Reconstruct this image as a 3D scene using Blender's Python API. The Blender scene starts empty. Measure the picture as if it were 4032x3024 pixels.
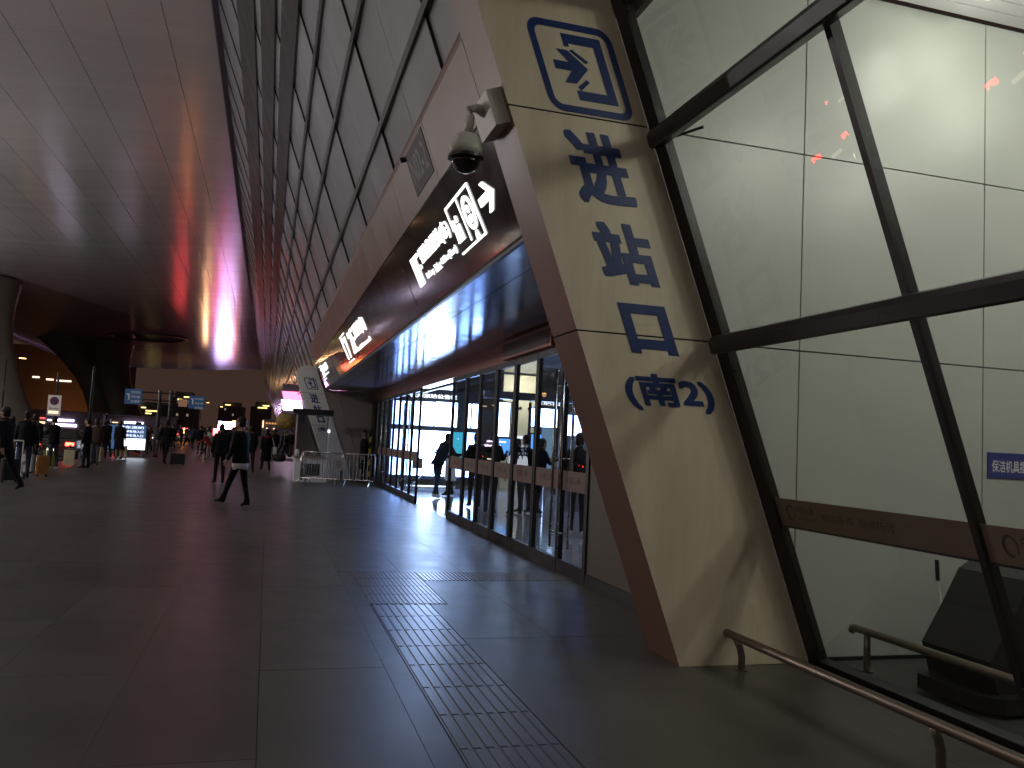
import bpy, bmesh, math, random
from mathutils import Vector, Matrix
random.seed(7)
R = math.radians
sc = bpy.context.scene
C = sc.collection

# ------------------------------------------------------------------ camera
cam_d = bpy.data.cameras.new("camera")
cam = bpy.data.objects.new("camera", cam_d)
C.objects.link(cam)
cam_d.sensor_width = 36.0
cam_d.lens = 36.0 * 3300.0 / 4032.0
cam_d.clip_start = 0.05
cam_d.clip_end = 3000
Mr = ((0.9590423764827226, -0.2790640891387818, 0.048589651815111774),
      (-0.0666768780361631, -0.055686111335638604, 0.9962194793014566),
      (0.27530331281283626, 0.9586565032155453, 0.07201246278819183))
cam.matrix_world = Matrix(((Mr[0][0], Mr[1][0], -Mr[2][0], 0.0),
                           (Mr[0][1], Mr[1][1], -Mr[2][1], 0.0),
                           (Mr[0][2], Mr[1][2], -Mr[2][2], 1.6),
                           (0, 0, 0, 1)))
sc.camera = cam

# ------------------------------------------------------------------ night sky
w = bpy.data.worlds.new("World")
sc.world = w
w.use_nodes = True
nt = w.node_tree
bg = nt.nodes["Background"]
tc = nt.nodes.new("ShaderNodeTexCoord")
sp = nt.nodes.new("ShaderNodeSeparateXYZ")
rp = nt.nodes.new("ShaderNodeValToRGB")
nt.links.new(tc.outputs["Generated"], sp.inputs[0])
nt.links.new(sp.outputs["Z"], rp.inputs[0])
nt.links.new(rp.outputs[0], bg.inputs[0])
rp.color_ramp.elements[0].position = 0.0
rp.color_ramp.elements[0].color = (0.046, 0.026, 0.019, 1)
rp.color_ramp.elements[1].position = 0.6
rp.color_ramp.elements[1].color = (0.020, 0.013, 0.012, 1)
bg.inputs[1].default_value = 1.0

# ------------------------------------------------------------------ view
sc.view_settings.view_transform = 'Standard'
sc.view_settings.look = 'None'
sc.view_settings.exposure = 0.0
sc.view_settings.gamma = 1.0
sc.view_settings.use_curve_mapping = False
sc.render.engine = 'CYCLES'
sc.cycles.use_denoising = True
sc.cycles.max_bounces = 10
sc.cycles.transparent_max_bounces = 24
sc.cycles.sample_clamp_indirect = 6.0
sc.cycles.caustics_reflective = True
sc.cycles.caustics_refractive = False

# lamp powers
P_ROOM, P_LOBBY, P_CANOPY, P_STREET, P_FARST = 88, 26, 130, 140, 1500


# ================================================================== helpers
def mat(name, col, rough=0.5, metal=0.0, spec=0.5, emit=None, es=0.0, noise=None, bump=None, coat=0.0, aniso=0.0, rnoise=0.0, stretch=None):
    m = bpy.data.materials.new(name)
    m.use_nodes = True
    n = m.node_tree.nodes
    l = m.node_tree.links
    b = n["Principled BSDF"]
    b.inputs["Base Color"].default_value = (*col, 1)
    b.inputs["Roughness"].default_value = rough
    b.inputs["Metallic"].default_value = metal
    b.inputs["Specular IOR Level"].default_value = spec
    b.inputs["Coat Weight"].default_value = coat
    b.inputs["Coat Roughness"].default_value = 0.08
    b.inputs["Anisotropic"].default_value = aniso
    if emit:
        b.inputs["Emission Color"].default_value = (*emit, 1)
        b.inputs["Emission Strength"].default_value = es
    if noise or bump or rnoise:
        t = n.new("ShaderNodeTexCoord")
        mp = n.new("ShaderNodeMapping")
        l.new(t.outputs["Object"], mp.inputs[0])
        if stretch:
            mp.inputs["Scale"].default_value = stretch
    if noise or rnoise:
        sc_, amt = noise if noise else (3.0, 0.0)
        nz = n.new("ShaderNodeTexNoise")
        nz.inputs["Scale"].default_value = sc_
        nz.inputs["Detail"].default_value = 5
        nz.inputs["Roughness"].default_value = 0.62
        l.new(mp.outputs[0], nz.inputs["Vector"])
        if amt:
            cr = n.new("ShaderNodeValToRGB")
            cr.color_ramp.elements[0].position = 0.3
            cr.color_ramp.elements[1].position = 0.72
            cr.color_ramp.elements[0].color = (*[max(0, c * (1 - amt)) for c in col], 1)
            cr.color_ramp.elements[1].color = (*[min(1, c * (1 + amt * 0.7)) for c in col], 1)
            l.new(nz.outputs["Fac"], cr.inputs[0])
            l.new(cr.outputs[0], b.inputs["Base Color"])
        if rnoise:
            mr = n.new("ShaderNodeMapRange")
            mr.inputs[1].default_value = 0.3
            mr.inputs[2].default_value = 0.7
            mr.inputs[3].default_value = max(0.0, rough - rnoise)
            mr.inputs[4].default_value = min(1.0, rough + rnoise)
            l.new(nz.outputs["Fac"], mr.inputs[0])
            l.new(mr.outputs[0], b.inputs["Roughness"])
    if bump:
        nb = n.new("ShaderNodeTexNoise")
        nb.inputs["Scale"].default_value = bump[0]
        nb.inputs["Detail"].default_value = 4
        l.new(mp.outputs[0], nb.inputs["Vector"])
        bp = n.new("ShaderNodeBump")
        bp.inputs["Strength"].default_value = bump[1]
        bp.inputs["Distance"].default_value = bump[2] if len(bump) > 2 else 0.02
        l.new(nb.outputs["Fac"], bp.inputs["Height"])
        l.new(bp.outputs[0], b.inputs["Normal"])
    return m


def emis(name, col, s):
    m = bpy.data.materials.new(name)
    m.use_nodes = True
    n = m.node_tree.nodes
    n.clear()
    e = n.new("ShaderNodeEmission")
    e.inputs[0].default_value = (*col, 1)
    e.inputs[1].default_value = s
    o = n.new("ShaderNodeOutputMaterial")
    m.node_tree.links.new(e.outputs[0], o.inputs[0])
    return m


def glass(name, tint, refl=1.0, rough=0.0):
    """thin pane: clear transmission mixed with a fresnel reflection"""
    m = bpy.data.materials.new(name)
    m.use_nodes = True
    n = m.node_tree.nodes
    l = m.node_tree.links
    n.clear()
    tr = n.new("ShaderNodeBsdfTransparent")
    tr.inputs[0].default_value = (*tint, 1)
    gl = n.new("ShaderNodeBsdfGlossy")
    gl.inputs["Roughness"].default_value = rough
    fr = n.new("ShaderNodeFresnel")
    fr.inputs[0].default_value = 1.45
    mx = n.new("ShaderNodeMixShader")
    mu = n.new("ShaderNodeMath")
    mu.operation = 'MULTIPLY'
    mu.inputs[1].default_value = refl
    ge = n.new("ShaderNodeNewGeometry")
    inv = n.new("ShaderNodeMath")
    inv.operation = 'SUBTRACT'
    inv.inputs[0].default_value = 1.0
    l.new(ge.outputs["Backfacing"], inv.inputs[1])
    m2 = n.new("ShaderNodeMath")
    m2.operation = 'MULTIPLY'
    l.new(fr.outputs[0], m2.inputs[0])
    l.new(inv.outputs[0], m2.inputs[1])
    l.new(m2.outputs[0], mu.inputs[0])
    l.new(mu.outputs[0], mx.inputs[0])
    l.new(tr.outputs[0], mx.inputs[1])
    l.new(gl.outputs[0], mx.inputs[2])
    o = n.new("ShaderNodeOutputMaterial")
    l.new(mx.outputs[0], o.inputs[0])
    return m


class MB:
    def __init__(self):
        self.v, self.f, self.mi, self.cur = [], [], [], 0

    def add(self, vs, fs):
        b = len(self.v)
        self.v += [tuple(p) for p in vs]
        for f in fs:
            self.f.append([i + b for i in f])
            self.mi.append(self.cur)
        return self

    def hexa(self, p):
        # p: 4 bottom (ccw) + 4 top
        return self.add(p, [(3, 2, 1, 0), (4, 5, 6, 7), (0, 1, 5, 4), (1, 2, 6, 5), (2, 3, 7, 6), (3, 0, 4, 7)])

    def box(self, x0, x1, y0, y1, z0, z1):
        return self.hexa([(x0, y0, z0), (x1, y0, z0), (x1, y1, z0), (x0, y1, z0), (x0, y0, z1), (x1, y0, z1), (x1, y1, z1), (x0, y1, z1)])

    def cbox(self, x0, x1, y0, y1, z0, z1, c=0.02):
        """box with its vertical edges chamfered"""
        pts = [(x0 + c, y0), (x1 - c, y0), (x1, y0 + c), (x1, y1 - c), (x1 - c, y1), (x0 + c, y1), (x0, y1 - c), (x0, y0 + c)]
        return self.prism([(x, y, z0) for x, y in pts], [(x, y, z1) for x, y in pts])

    def prism(self, a, b):
        n = len(a)
        fs = [tuple(range(n))[::-1], tuple(range(n, 2 * n))]
        fs += [(i, (i + 1) % n, n + (i + 1) % n, n + i) for i in range(n)]
        return self.add(list(a) + list(b), fs)

    def tube(self, pts, r, n=8, cap=True):
        pts = [Vector(p) for p in pts]
        rs = r if isinstance(r, (list, tuple)) else [r] * len(pts)
        rings = []
        up = Vector((0, 0, 1))
        for i, p in enumerate(pts):
            d = (pts[min(i + 1, len(pts) - 1)] - pts[max(i - 1, 0)]).normalized()
            a = up if abs(d.dot(up)) < 0.95 else Vector((1, 0, 0))
            s = d.cross(a).normalized()
            t = s.cross(d).normalized()
            rings.append([p + (s * math.cos(2 * math.pi * k / n) + t * math.sin(2 * math.pi * k / n)) * rs[i] for k in range(n)])
        vs = [q for g in rings for q in g]
        fs = []
        for i in range(len(pts) - 1):
            for k in range(n):
                fs.append((i * n + k, i * n + (k + 1) % n, (i + 1) * n + (k + 1) % n, (i + 1) * n + k))
        if cap:
            fs.append(tuple(range(n))[::-1])
            fs.append(tuple(range((len(pts) - 1) * n, len(pts) * n)))
        return self.add(vs, fs)

    def lathe(self, prof, cx, cy, n=24, sx=1.0, sy=1.0):
        vs, fs = [], []
        for r, z in prof:
            for k in range(n):
                a = 2 * math.pi * k / n
                vs.append((cx + r * sx * math.cos(a), cy + r * sy * math.sin(a), z))
        for i in range(len(prof) - 1):
            for k in range(n):
                fs.append((i * n + k, i * n + (k + 1) % n, (i + 1) * n + (k + 1) % n, (i + 1) * n + k))
        fs.append(tuple(range(n))[::-1])
        fs.append(tuple(range((len(prof) - 1) * n, len(prof) * n)))
        return self.add(vs, fs)

    def rings(self, rg, cap=True):
        n = len(rg[0])
        vs = [p for g in rg for p in g]
        fs = []
        for i in range(len(rg) - 1):
            for k in range(n):
                fs.append((i * n + k, i * n + (k + 1) % n, (i + 1) * n + (k + 1) % n, (i + 1) * n + k))
        if cap:
            fs.append(tuple(range(n))[::-1])
            fs.append(tuple(range((len(rg) - 1) * n, len(rg) * n)))
        return self.add(vs, fs)

    def mesh(self, name, mats, off=(0, 0, 0), smooth=False):
        me = bpy.data.meshes.new(name)
        me.from_pydata([(x - off[0], y - off[1], z - off[2]) for x, y, z in self.v], [], self.f)
        for m in (mats if isinstance(mats, (list, tuple)) else [mats]):
            me.materials.append(m)
        me.polygons.foreach_set("material_index", self.mi)
        me.update()
        bm = bmesh.new()
        bm.from_mesh(me)
        bmesh.ops.recalc_face_normals(bm, faces=bm.faces)
        bm.to_mesh(me)
        bm.free()
        if smooth:
            me.polygons.foreach_set("use_smooth", [True] * len(me.polygons))
        return me


def wloc(o):
    p = Vector((0, 0, 0))
    while o:
        p += o.location
        o = o.parent
    return p


def part(name, mb, m, parent=None, smooth=False):
    """link a mesh given in world coordinates as a child of parent (whose rotation is still zero)"""
    off = wloc(parent) if parent else Vector((0, 0, 0))
    me = mb.mesh(name, m, off, smooth)
    o = bpy.data.objects.new(name, me)
    C.objects.link(o)
    if parent:
        o.parent = parent
    return o


def inst(src, parent, loc=(0, 0, 0), name=None):
    o = src.copy()
    C.objects.link(o)
    o.parent = parent
    o.location = loc
    return o


def thing(name, label, cat, loc=(0, 0, 0), group=None):
    o = bpy.data.objects.new(name, None)
    o.empty_display_size = 0.2
    C.objects.link(o)
    o.location = loc
    tag(o, label, cat, group)
    return o


def tag(o, label, cat, group=None, kind=None):
    o["label"] = label
    o["category"] = cat
    if group:
        o["group"] = group
    if kind:
        o["kind"] = kind
    return o


def struct(name, mb, m, smooth=False):
    o = part(name, mb, m, None, smooth)
    o["kind"] = "structure"
    return o


def struct_empty(name, loc=(0, 0, 0)):
    o = bpy.data.objects.new(name, None)
    C.objects.link(o)
    o.location = loc
    o["kind"] = "structure"
    return o


def copy_tree(o, loc, rz, label=None, group=None):
    r = o.copy()
    C.objects.link(r)
    r.location = loc
    r.rotation_euler = (0, 0, rz)
    if label:
        r["label"] = label
    if group:
        r["group"] = group
    for ch in o.children:
        c = ch.copy()
        C.objects.link(c)
        c.parent = r
        for g in ch.children:
            d = g.copy()
            C.objects.link(d)
            d.parent = c
    return r


_tcache = {}


def glyphs(body, w, h, off=0.0, ext=0.0):
    """outline text from Blender's built-in font, scaled to fill a w x h box; returns verts (u, v, depth) and faces"""
    k = (body, off, ext > 0)
    if k not in _tcache:
        c = bpy.data.curves.new("t", 'FONT')
        c.body = body
        c.offset = off
        c.extrude = 0.05 if ext > 0 else 0.0
        c.resolution_u = 3
        o = bpy.data.objects.new("t", c)
        C.objects.link(o)
        dg = bpy.context.evaluated_depsgraph_get()
        me = o.evaluated_get(dg).to_mesh()
        _tcache[k] = ([tuple(v.co) for v in me.vertices], [tuple(p.vertices) for p in me.polygons])
        o.evaluated_get(dg).to_mesh_clear()
        bpy.data.objects.remove(o)
        bpy.data.curves.remove(c)
    vs, fs = _tcache[k]
    x0, x1 = min(v[0] for v in vs), max(v[0] for v in vs)
    y0, y1 = min(v[1] for v in vs), max(v[1] for v in vs)
    return [((x - x0) / (x1 - x0) * w, (y - y0) / (y1 - y0) * h, (z + 0.05) / 0.1 * ext if ext > 0 else 0.0) for x, y, z in vs], fs


def put_text(mb, body, w, h, fn, off=0.0, ext=0.0):
    vs, fs = glyphs(body, w, h, off, ext)
    mb.add([fn(*v) for v in vs], fs)


def put_poly(mb, poly, fn, d0=0.0, d1=0.004):
    mb.prism([fn(u, v, d0) for u, v in poly], [fn(u, v, d1) for u, v in poly])


def ring_band(mb, outer, inner, fn, d0, d1):
    n = len(outer)
    vs = [fn(u, v, d1) for u, v in outer] + [fn(u, v, d1) for u, v in inner] + [fn(u, v, d0) for u, v in outer] + [fn(u, v, d0) for u, v in inner]
    fs = []
    for i in range(n):
        j = (i + 1) % n
        fs += [(i, j, n + j, n + i), (2 * n + i, 2 * n + j, j, i), (n + i, n + j, 3 * n + j, 3 * n + i)]
    mb.add(vs, fs)


def rrect(x0, y0, x1, y1, r, n=6):
    p = []
    for cx, cy, a in ((x1 - r, y1 - r, 0), (x0 + r, y1 - r, 90), (x0 + r, y0 + r, 180), (x1 - r, y0 + r, 270)):
        for k in range(n + 1):
            t = R(a + 90 * k / n)
            p.append((cx + r * math.cos(t), cy + r * math.sin(t)))
    return p


def lamp(name, kind, loc, power, col=(1, 1, 1), size=0.3, rot=(0, 0, 0), spread=None, parent=None):
    d = bpy.data.lights.new(name, kind)
    d.energy = power
    d.color = col
    if kind == 'AREA':
        d.shape = 'DISK'
        d.size = size
        if spread:
            d.spread = spread
    elif kind == 'SPOT':
        d.spot_size = spread or R(140)
        d.spot_blend = 0.5
        d.shadow_soft_size = size
    else:
        d.shadow_soft_size = size
    o = bpy.data.objects.new(name, d)
    C.objects.link(o)
    o.rotation_euler = rot
    if parent:
        o.parent = parent
        o.location = Vector(loc) - wloc(parent)
    else:
        o.location = loc
    return o


# ================================================================== materials
M = {}
M['granite'] = mat('granite', (0.076, 0.069, 0.062), 0.37, noise=(2.2, 0.14), rnoise=0.05, bump=(60, 0.2, 0.004))
M['joint'] = mat('joint_sand', (0.070, 0.066, 0.062), 0.8, noise=(20, 0.2))
M['tactile'] = mat('tactile_stone', (0.085, 0.081, 0.078), 0.30, noise=(1.6, 0.12), bump=(70, 0.12, 0.003))
M['asphalt'] = mat('asphalt', (0.05, 0.048, 0.047), 0.55, noise=(8, 0.3), bump=(90, 0.4, 0.006))
M['kerb'] = mat('kerb_stone', (0.24, 0.23, 0.22), 0.6, noise=(5, 0.2))
M['paint'] = mat('road_paint', (0.7, 0.7, 0.68), 0.5, noise=(7, 0.25))
M['cream'] = mat('cream_frame_orange_lit', (0.20, 0.108, 0.074), 0.36, noise=(1.7, 0.05), rnoise=0.06, bump=(1.2, 0.05, 0.01))  # cream cladding; the orange light on it is put into this brown colour
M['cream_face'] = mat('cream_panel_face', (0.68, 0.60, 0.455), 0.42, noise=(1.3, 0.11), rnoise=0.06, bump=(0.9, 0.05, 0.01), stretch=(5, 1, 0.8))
M['gap'] = mat('dark_gap', (0.02, 0.018, 0.016), 0.8, noise=(9, 0.2))
M['fascia'] = mat('black_gloss_fascia', (0.012, 0.012, 0.013), 0.16, coat=0.4, noise=(2, 0.2), rnoise=0.05)
M['soffit'] = mat('soffit_metal', (0.55, 0.60, 0.74), 0.15, metal=0.8, noise=(0.8, 0.08), rnoise=0.04, bump=(1.1, 0.10, 0.02))
M['beam'] = mat('head_beam_metal', (0.48, 0.19, 0.12), 0.3, metal=0.5, noise=(2, 0.12), bump=(1.5, 0.05, 0.01))  # reddened base colour carries the red light falling on the beam
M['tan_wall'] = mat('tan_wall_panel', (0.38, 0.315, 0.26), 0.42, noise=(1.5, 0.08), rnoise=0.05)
M['blue'] = mat('blue_lettering', (0.012, 0.035, 0.16), 0.4, noise=(12, 0.12))
M['dark'] = mat('dark_frame_metal', (0.012, 0.012, 0.013), 0.35, noise=(4, 0.2), rnoise=0.08)
M['bandmetal'] = mat('dark_glass_band', (0.020, 0.020, 0.024), 0.22, noise=(0.7, 0.35), rnoise=0.06)
M['frosted'] = mat('fritted_glass', (0.50, 0.53, 0.58), 0.20, noise=(0.35, 0.10), rnoise=0.05, coat=0.25)
M['finmetal'] = mat('fin_metal', (0.10, 0.10, 0.11), 0.35, metal=0.3, noise=(2, 0.15))
M['clear'] = glass('clear_glass', (0.93, 0.96, 0.94), 1.0, 0.0)
M['doorglass'] = glass('door_glass', (0.94, 0.96, 0.97), 0.8, 0.0)
M['boothglass'] = glass('booth_glass', (0.97, 0.98, 0.97), 0.35, 0.0)
M['steel'] = mat('brushed_steel', (0.50, 0.48, 0.46), 0.24, metal=0.95, noise=(6, 0.1), rnoise=0.07, stretch=(1, 12, 1))
M['railsteel'] = mat('rail_steel', (0.24, 0.20, 0.17), 0.36, metal=0.9, noise=(3, 0.05), rnoise=0.03)
M['ceil'] = mat('canopy_brushed_metal', (0.70, 0.67, 0.655), 0.17, metal=0.15, noise=(0.25, 0.08), rnoise=0.03, bump=(3.0, 0.16, 0.10), stretch=(0.03, 2.2, 1))
M['canopyleg'] = mat('canopy_leg_metal', (0.20, 0.175, 0.15), 0.45, metal=0.2, noise=(0.3, 0.1), rnoise=0.05)
M['roomwall'] = mat('room_wall_panel', (0.45, 0.465, 0.435), 0.34, noise=(1.0, 0.035), rnoise=0.04)
M['slat'] = mat('ceiling_slat', (0.74, 0.71, 0.74), 0.35, metal=0.1, noise=(3, 0.05))
M['roomfloor'] = mat('room_floor', (0.05, 0.05, 0.047), 0.35, noise=(4, 0.2), rnoise=0.06)
M['lobbyfloor'] = mat('lobby_floor', (0.34, 0.34, 0.36), 0.10, noise=(2, 0.08), rnoise=0.03)
M['lobbywall'] = mat('lobby_wall', (0.55, 0.53, 0.46), 0.5, noise=(1.5, 0.06))
M['lobbydark'] = mat('lobby_header', (0.06, 0.06, 0.065), 0.4, noise=(2, 0.2))
M['strip'] = mat('brown_banner', (0.22, 0.135, 0.11), 0.55, noise=(3, 0.12))
M['stripink'] = mat('banner_ink', (0.06, 0.035, 0.03), 0.6, noise=(6, 0.1))
M['bluesign'] = mat('blue_sign', (0.035, 0.045, 0.20), 0.4, noise=(5, 0.1))
M['white'] = mat('white_paint', (0.75, 0.75, 0.74), 0.45, noise=(4, 0.05))
M['camwhite'] = mat('camera_housing', (0.55, 0.53, 0.48), 0.38, noise=(5, 0.06))
M['black'] = mat('black_plastic', (0.012, 0.012, 0.012), 0.42, noise=(8, 0.2))
M['dome'] = mat('smoked_dome', (0.006, 0.006, 0.007), 0.04, coat=0.6, noise=(3, 0.1))
M['lit'] = emis('lit_lettering', (1.0, 0.98, 0.96), 2.2)
M['litdim'] = emis('lit_small_lettering', (0.9, 0.92, 1.0), 1.6)
M['downlight'] = emis('downlight_lens', (1.0, 0.96, 0.90), 14)
M['board'] = emis('notice_board_light', (0.42, 0.60, 1.0), 17.0)
M['board2'] = emis('notice_board_light_cool', (0.26, 0.43, 1.0), 15.0)
M['teal'] = emis('teal_poster', (0.05, 0.42, 0.62), 1.3)
M['bluescr'] = emis('blue_screen', (0.10, 0.36, 1.0), 1.5)
M['ltblue'] = emis('pale_blue_panel', (0.28, 0.50, 0.72), 0.45)
M['lobbylight'] = emis('lobby_ceiling_light', (0.75, 0.86, 1.0), 9)
M['red'] = emis('red_lens', (1.0, 0.035, 0.02), 25)
M['redbig'] = emis('red_led', (1.0, 0.07, 0.08), 27)
M['orange'] = emis('orange_lens', (1.0, 0.30, 0.05), 40)
M['sodium'] = emis('sodium_lamp', (1.0, 0.50, 0.14), 14)
M['signwhite'] = emis('white_violet_sign', (0.66, 0.46, 1.0), 80)
M['pink_glow'] = emis('pink_reflection', (1.0, 0.20, 0.42), 3)
M['shopwhite'] = emis('shop_light', (0.86, 0.74, 1.0), 9)
M['shopwarm'] = emis('shop_warm_light', (1.0, 0.62, 0.36), 2.2)
M['shopred'] = emis('shop_red_light', (1.0, 0.10, 0.10), 2.0)
M['roofline'] = emis('roof_line_light', (1.0, 0.78, 0.25), 3.0)
M['farwin'] = emis('far_window', (0.9, 0.7, 0.55), 0.25)
M['plate'] = emis('lit_plate', (1.0, 0.85, 0.65), 4.0)
M['headlamp'] = emis('head_lamp', (1.0, 0.93, 0.80), 40)
M['infolit'] = emis('info_board_lit', (0.80, 0.88, 1.0), 3.5)
M['infoblue'] = emis('info_board_blue', (0.04, 0.08, 0.18), 1.3)
M['infoink'] = emis('info_board_ink', (0.70, 0.80, 1.0), 1.8)
M['roadblue'] = mat('road_sign_blue', (0.02, 0.10, 0.26), 0.4, noise=(4, 0.08), emit=(0.02, 0.10, 0.26), es=0.12)
M['concrete'] = mat('concrete', (0.20, 0.19, 0.18), 0.8, noise=(2, 0.15))
M['farbldg'] = mat('far_building', (0.22, 0.19, 0.24), 0.8, noise=(0.2, 0.2))  # base paled and tinted purple to imitate distant haze
M['hill'] = mat('hill_dark', (0.035, 0.026, 0.030), 0.95, noise=(0.05, 0.4))
M['yellow'] = mat('yellow_plastic', (0.55, 0.38, 0.10), 0.3, noise=(7, 0.25), bump=(14, 0.5, 0.02))
M['tyre'] = mat('tyre_rubber', (0.015, 0.015, 0.015), 0.8, noise=(9, 0.2))
M['rim'] = mat('wheel_rim', (0.35, 0.35, 0.36), 0.3, metal=0.8, noise=(5, 0.1))
M['carglass'] = mat('car_glass', (0.01, 0.011, 0.012), 0.05, coat=0.3, noise=(2, 0.1))
for nm, c in dict(car_black=(0.012, 0.012, 0.014), car_silver=(0.38, 0.38, 0.39), car_white=(0.6, 0.6, 0.6), car_green=(0.03, 0.12, 0.10), car_grey=(0.09, 0.09, 0.10)).items():
    M[nm] = mat(nm, c, 0.25, metal=0.2, coat=0.6, noise=(3, 0.05))
for nm, c, rg in (('skin', (0.42, 0.26, 0.19), .5), ('hair', (0.012, 0.010, 0.009), .5), ('cl_black', (0.006, 0.006, 0.007), .85), ('cl_navy', (0.009, 0.011, 0.020), .85),
                  ('cl_grey', (0.07, 0.07, 0.073), .8), ('cl_white', (0.78, 0.77, 0.75), .8), ('cl_red', (0.22, 0.02, 0.02), .8), ('cl_brown', (0.07, 0.045, 0.035), .8),
                  ('cl_jeans', (0.035, 0.045, 0.07), .85), ('cl_beige', (0.36, 0.30, 0.24), .8), ('shoe_black', (0.012, 0.011, 0.010), .5), ('shoe_white', (0.65, 0.64, 0.62), .6), ('cl_pink', (0.42, 0.25, 0.26), .8)):
    M[nm] = mat(nm, c, rg, spec=0.25, noise=(14, 0.18), bump=(30, 0.15, 0.004))
M['case_cream'] = mat('case_cream', (0.60, 0.54, 0.36), 0.4, noise=(5, 0.06))
M['case_green'] = mat('case_green', (0.16, 0.18, 0.03), 0.4, noise=(5, 0.1))
M['case_orange'] = mat('case_orange', (0.50, 0.22, 0.06), 0.4, noise=(5, 0.1))
M['case_black'] = mat('case_black', (0.02, 0.02, 0.022), 0.4, noise=(5, 0.1))
M['bagwhite'] = mat('white_bag', (0.65, 0.65, 0.66), 0.5, noise=(9, 0.06))
M['hazard'] = mat('hazard_yellow', (0.55, 0.42, 0.03), 0.5, noise=(5, 0.08))

# granite: each slab slightly different, with old chewing-gum spots and faint scuffs
gm = M['granite'].node_tree
gn, gk = gm.nodes, gm.links
gb = gn["Principled BSDF"]
src = gb.inputs["Base Color"].links[0].from_socket
oi = gn.new("ShaderNodeObjectInfo")
mr_ = gn.new("ShaderNodeMapRange")
mr_.inputs[3].default_value, mr_.inputs[4].default_value = 0.86, 1.12
gk.new(oi.outputs["Random"], mr_.inputs[0])
geo = gn.new("ShaderNodeNewGeometry")
vo = gn.new("ShaderNodeTexVoronoi")
vo.inputs["Scale"].default_value = 1.5
gk.new(geo.outputs["Position"], vo.inputs["Vector"])
m2_ = gn.new("ShaderNodeMapRange")
m2_.inputs[1].default_value, m2_.inputs[2].default_value = 0.030, 0.045
m2_.inputs[3].default_value, m2_.inputs[4].default_value = 0.55, 1.0
gk.new(vo.outputs["Distance"], m2_.inputs[0])
pn = gn.new("ShaderNodeTexNoise")
pn.inputs["Scale"].default_value = 0.45
pn.inputs["Detail"].default_value = 6
gk.new(geo.outputs["Position"], pn.inputs["Vector"])
m3_ = gn.new("ShaderNodeMapRange")
m3_.inputs[1].default_value, m3_.inputs[2].default_value = 0.35, 0.65
m3_.inputs[3].default_value, m3_.inputs[4].default_value = 0.80, 1.10
gk.new(pn.outputs["Fac"], m3_.inputs[0])
for q_ in (mr_, m2_, m3_):
    mx_ = gn.new("ShaderNodeMix")
    mx_.data_type = 'RGBA'
    mx_.blend_type = 'MULTIPLY'
    mx_.inputs[0].default_value = 1.0
    gk.new(src, mx_.inputs[6])
    gk.new(q_.outputs[0], mx_.inputs[7])
    src = mx_.outputs[2]
gk.new(src, gb.inputs["Base Color"])

# ================================================================== ground
KX = -8.2          # kerb line of the forecourt
g = MB()
g.box(-900, 900, -300, 2500, -0.60, -0.16)
road = struct('road', g, M['asphalt'])
pave = struct_empty('pavement')
g = MB()
g.box(KX + 0.2, 3.68, 14.0, 300, -0.25, 0.0)
part('paving_field', g, M['granite'], pave)
g = MB()
g.box(KX + 0.2, 4.30, -12, 14.0, -0.25, -0.012)
part('bedding', g, M['joint'], pave)
slab = {}
TX0, TX1 = 1.055, 1.63


def put_slab(x0, x1, y0, y1):
    k = (round(x1 - x0, 3), round(y1 - y0, 3))
    if k not in slab:
        b = MB()
        a, c = x1 - x0, y1 - y0
        b.hexa([(0, 0, -0.2), (a, 0, -0.2), (a, c, -0.2), (0, c, -0.2), (0, 0, -0.002), (a, 0, -0.002), (a, c, -0.002), (0, c, -0.002)])
        b.f.pop(1)
        b.mi.pop(1)
        e = 0.0003
        b.add([(0, 0, -0.002), (a, 0, -0.002), (a, c, -0.002), (0, c, -0.002), (e, e, 0), (a - e, e, 0), (a - e, c - e, 0), (e, c - e, 0)],
              [(4, 5, 6, 7), (0, 1, 5, 4), (1, 2, 6, 5), (2, 3, 7, 6), (3, 0, 4, 7)])
        slab[k] = b.mesh('paving_slab', M['granite'])
    o = bpy.data.objects.new('paving_slab', slab[k])
    C.objects.link(o)
    o.parent = pave
    o.location = (x0, y0, random.uniform(-0.0008, 0.0008))


J = 0.0012
xs = [-7.95, -7.15, -6.35, -5.55, -4.75, -3.95, -3.15, -2.35, -1.55, -0.75, 0.05, 0.895]
for i in range(len(xs) - 1):
    wide = xs[i + 1] - xs[i]
    y = -2.0
    while y < 13.9:
        d = 1.6
        if not (y + d < 2 or xs[i] < -5 - 0.55 * 0 and y < 5):
            put_slab(xs[i] + J / 2 + (.0015 if xs[i] == 0.05 else 0), xs[i + 1] - J / 2 - (.001 if xs[i + 1] in (0.05, 0.895) else 0), y + J / 2, min(14.0, y + d) - J / 2)
        y += d
g = MB()
g.box(KX + 0.2, -7.95, -12, 14.0, -0.2, -0.001)
g.box(-7.95, 0.895, -12, -2.0 - J, -0.2, -0.001)
for i in range(len(xs) - 1):
    y = -2.0
    while y < 13.9:
        if y + 1.6 < 2 or xs[i] < -5 and y < 5:
            g.box(xs[i] + J / 2, xs[i + 1] - J / 2, y + J / 2, y + 1.6 - J / 2, -0.2, -0.001)
        y += 1.6
part('paving_border', g, M['granite'], pave)
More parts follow.
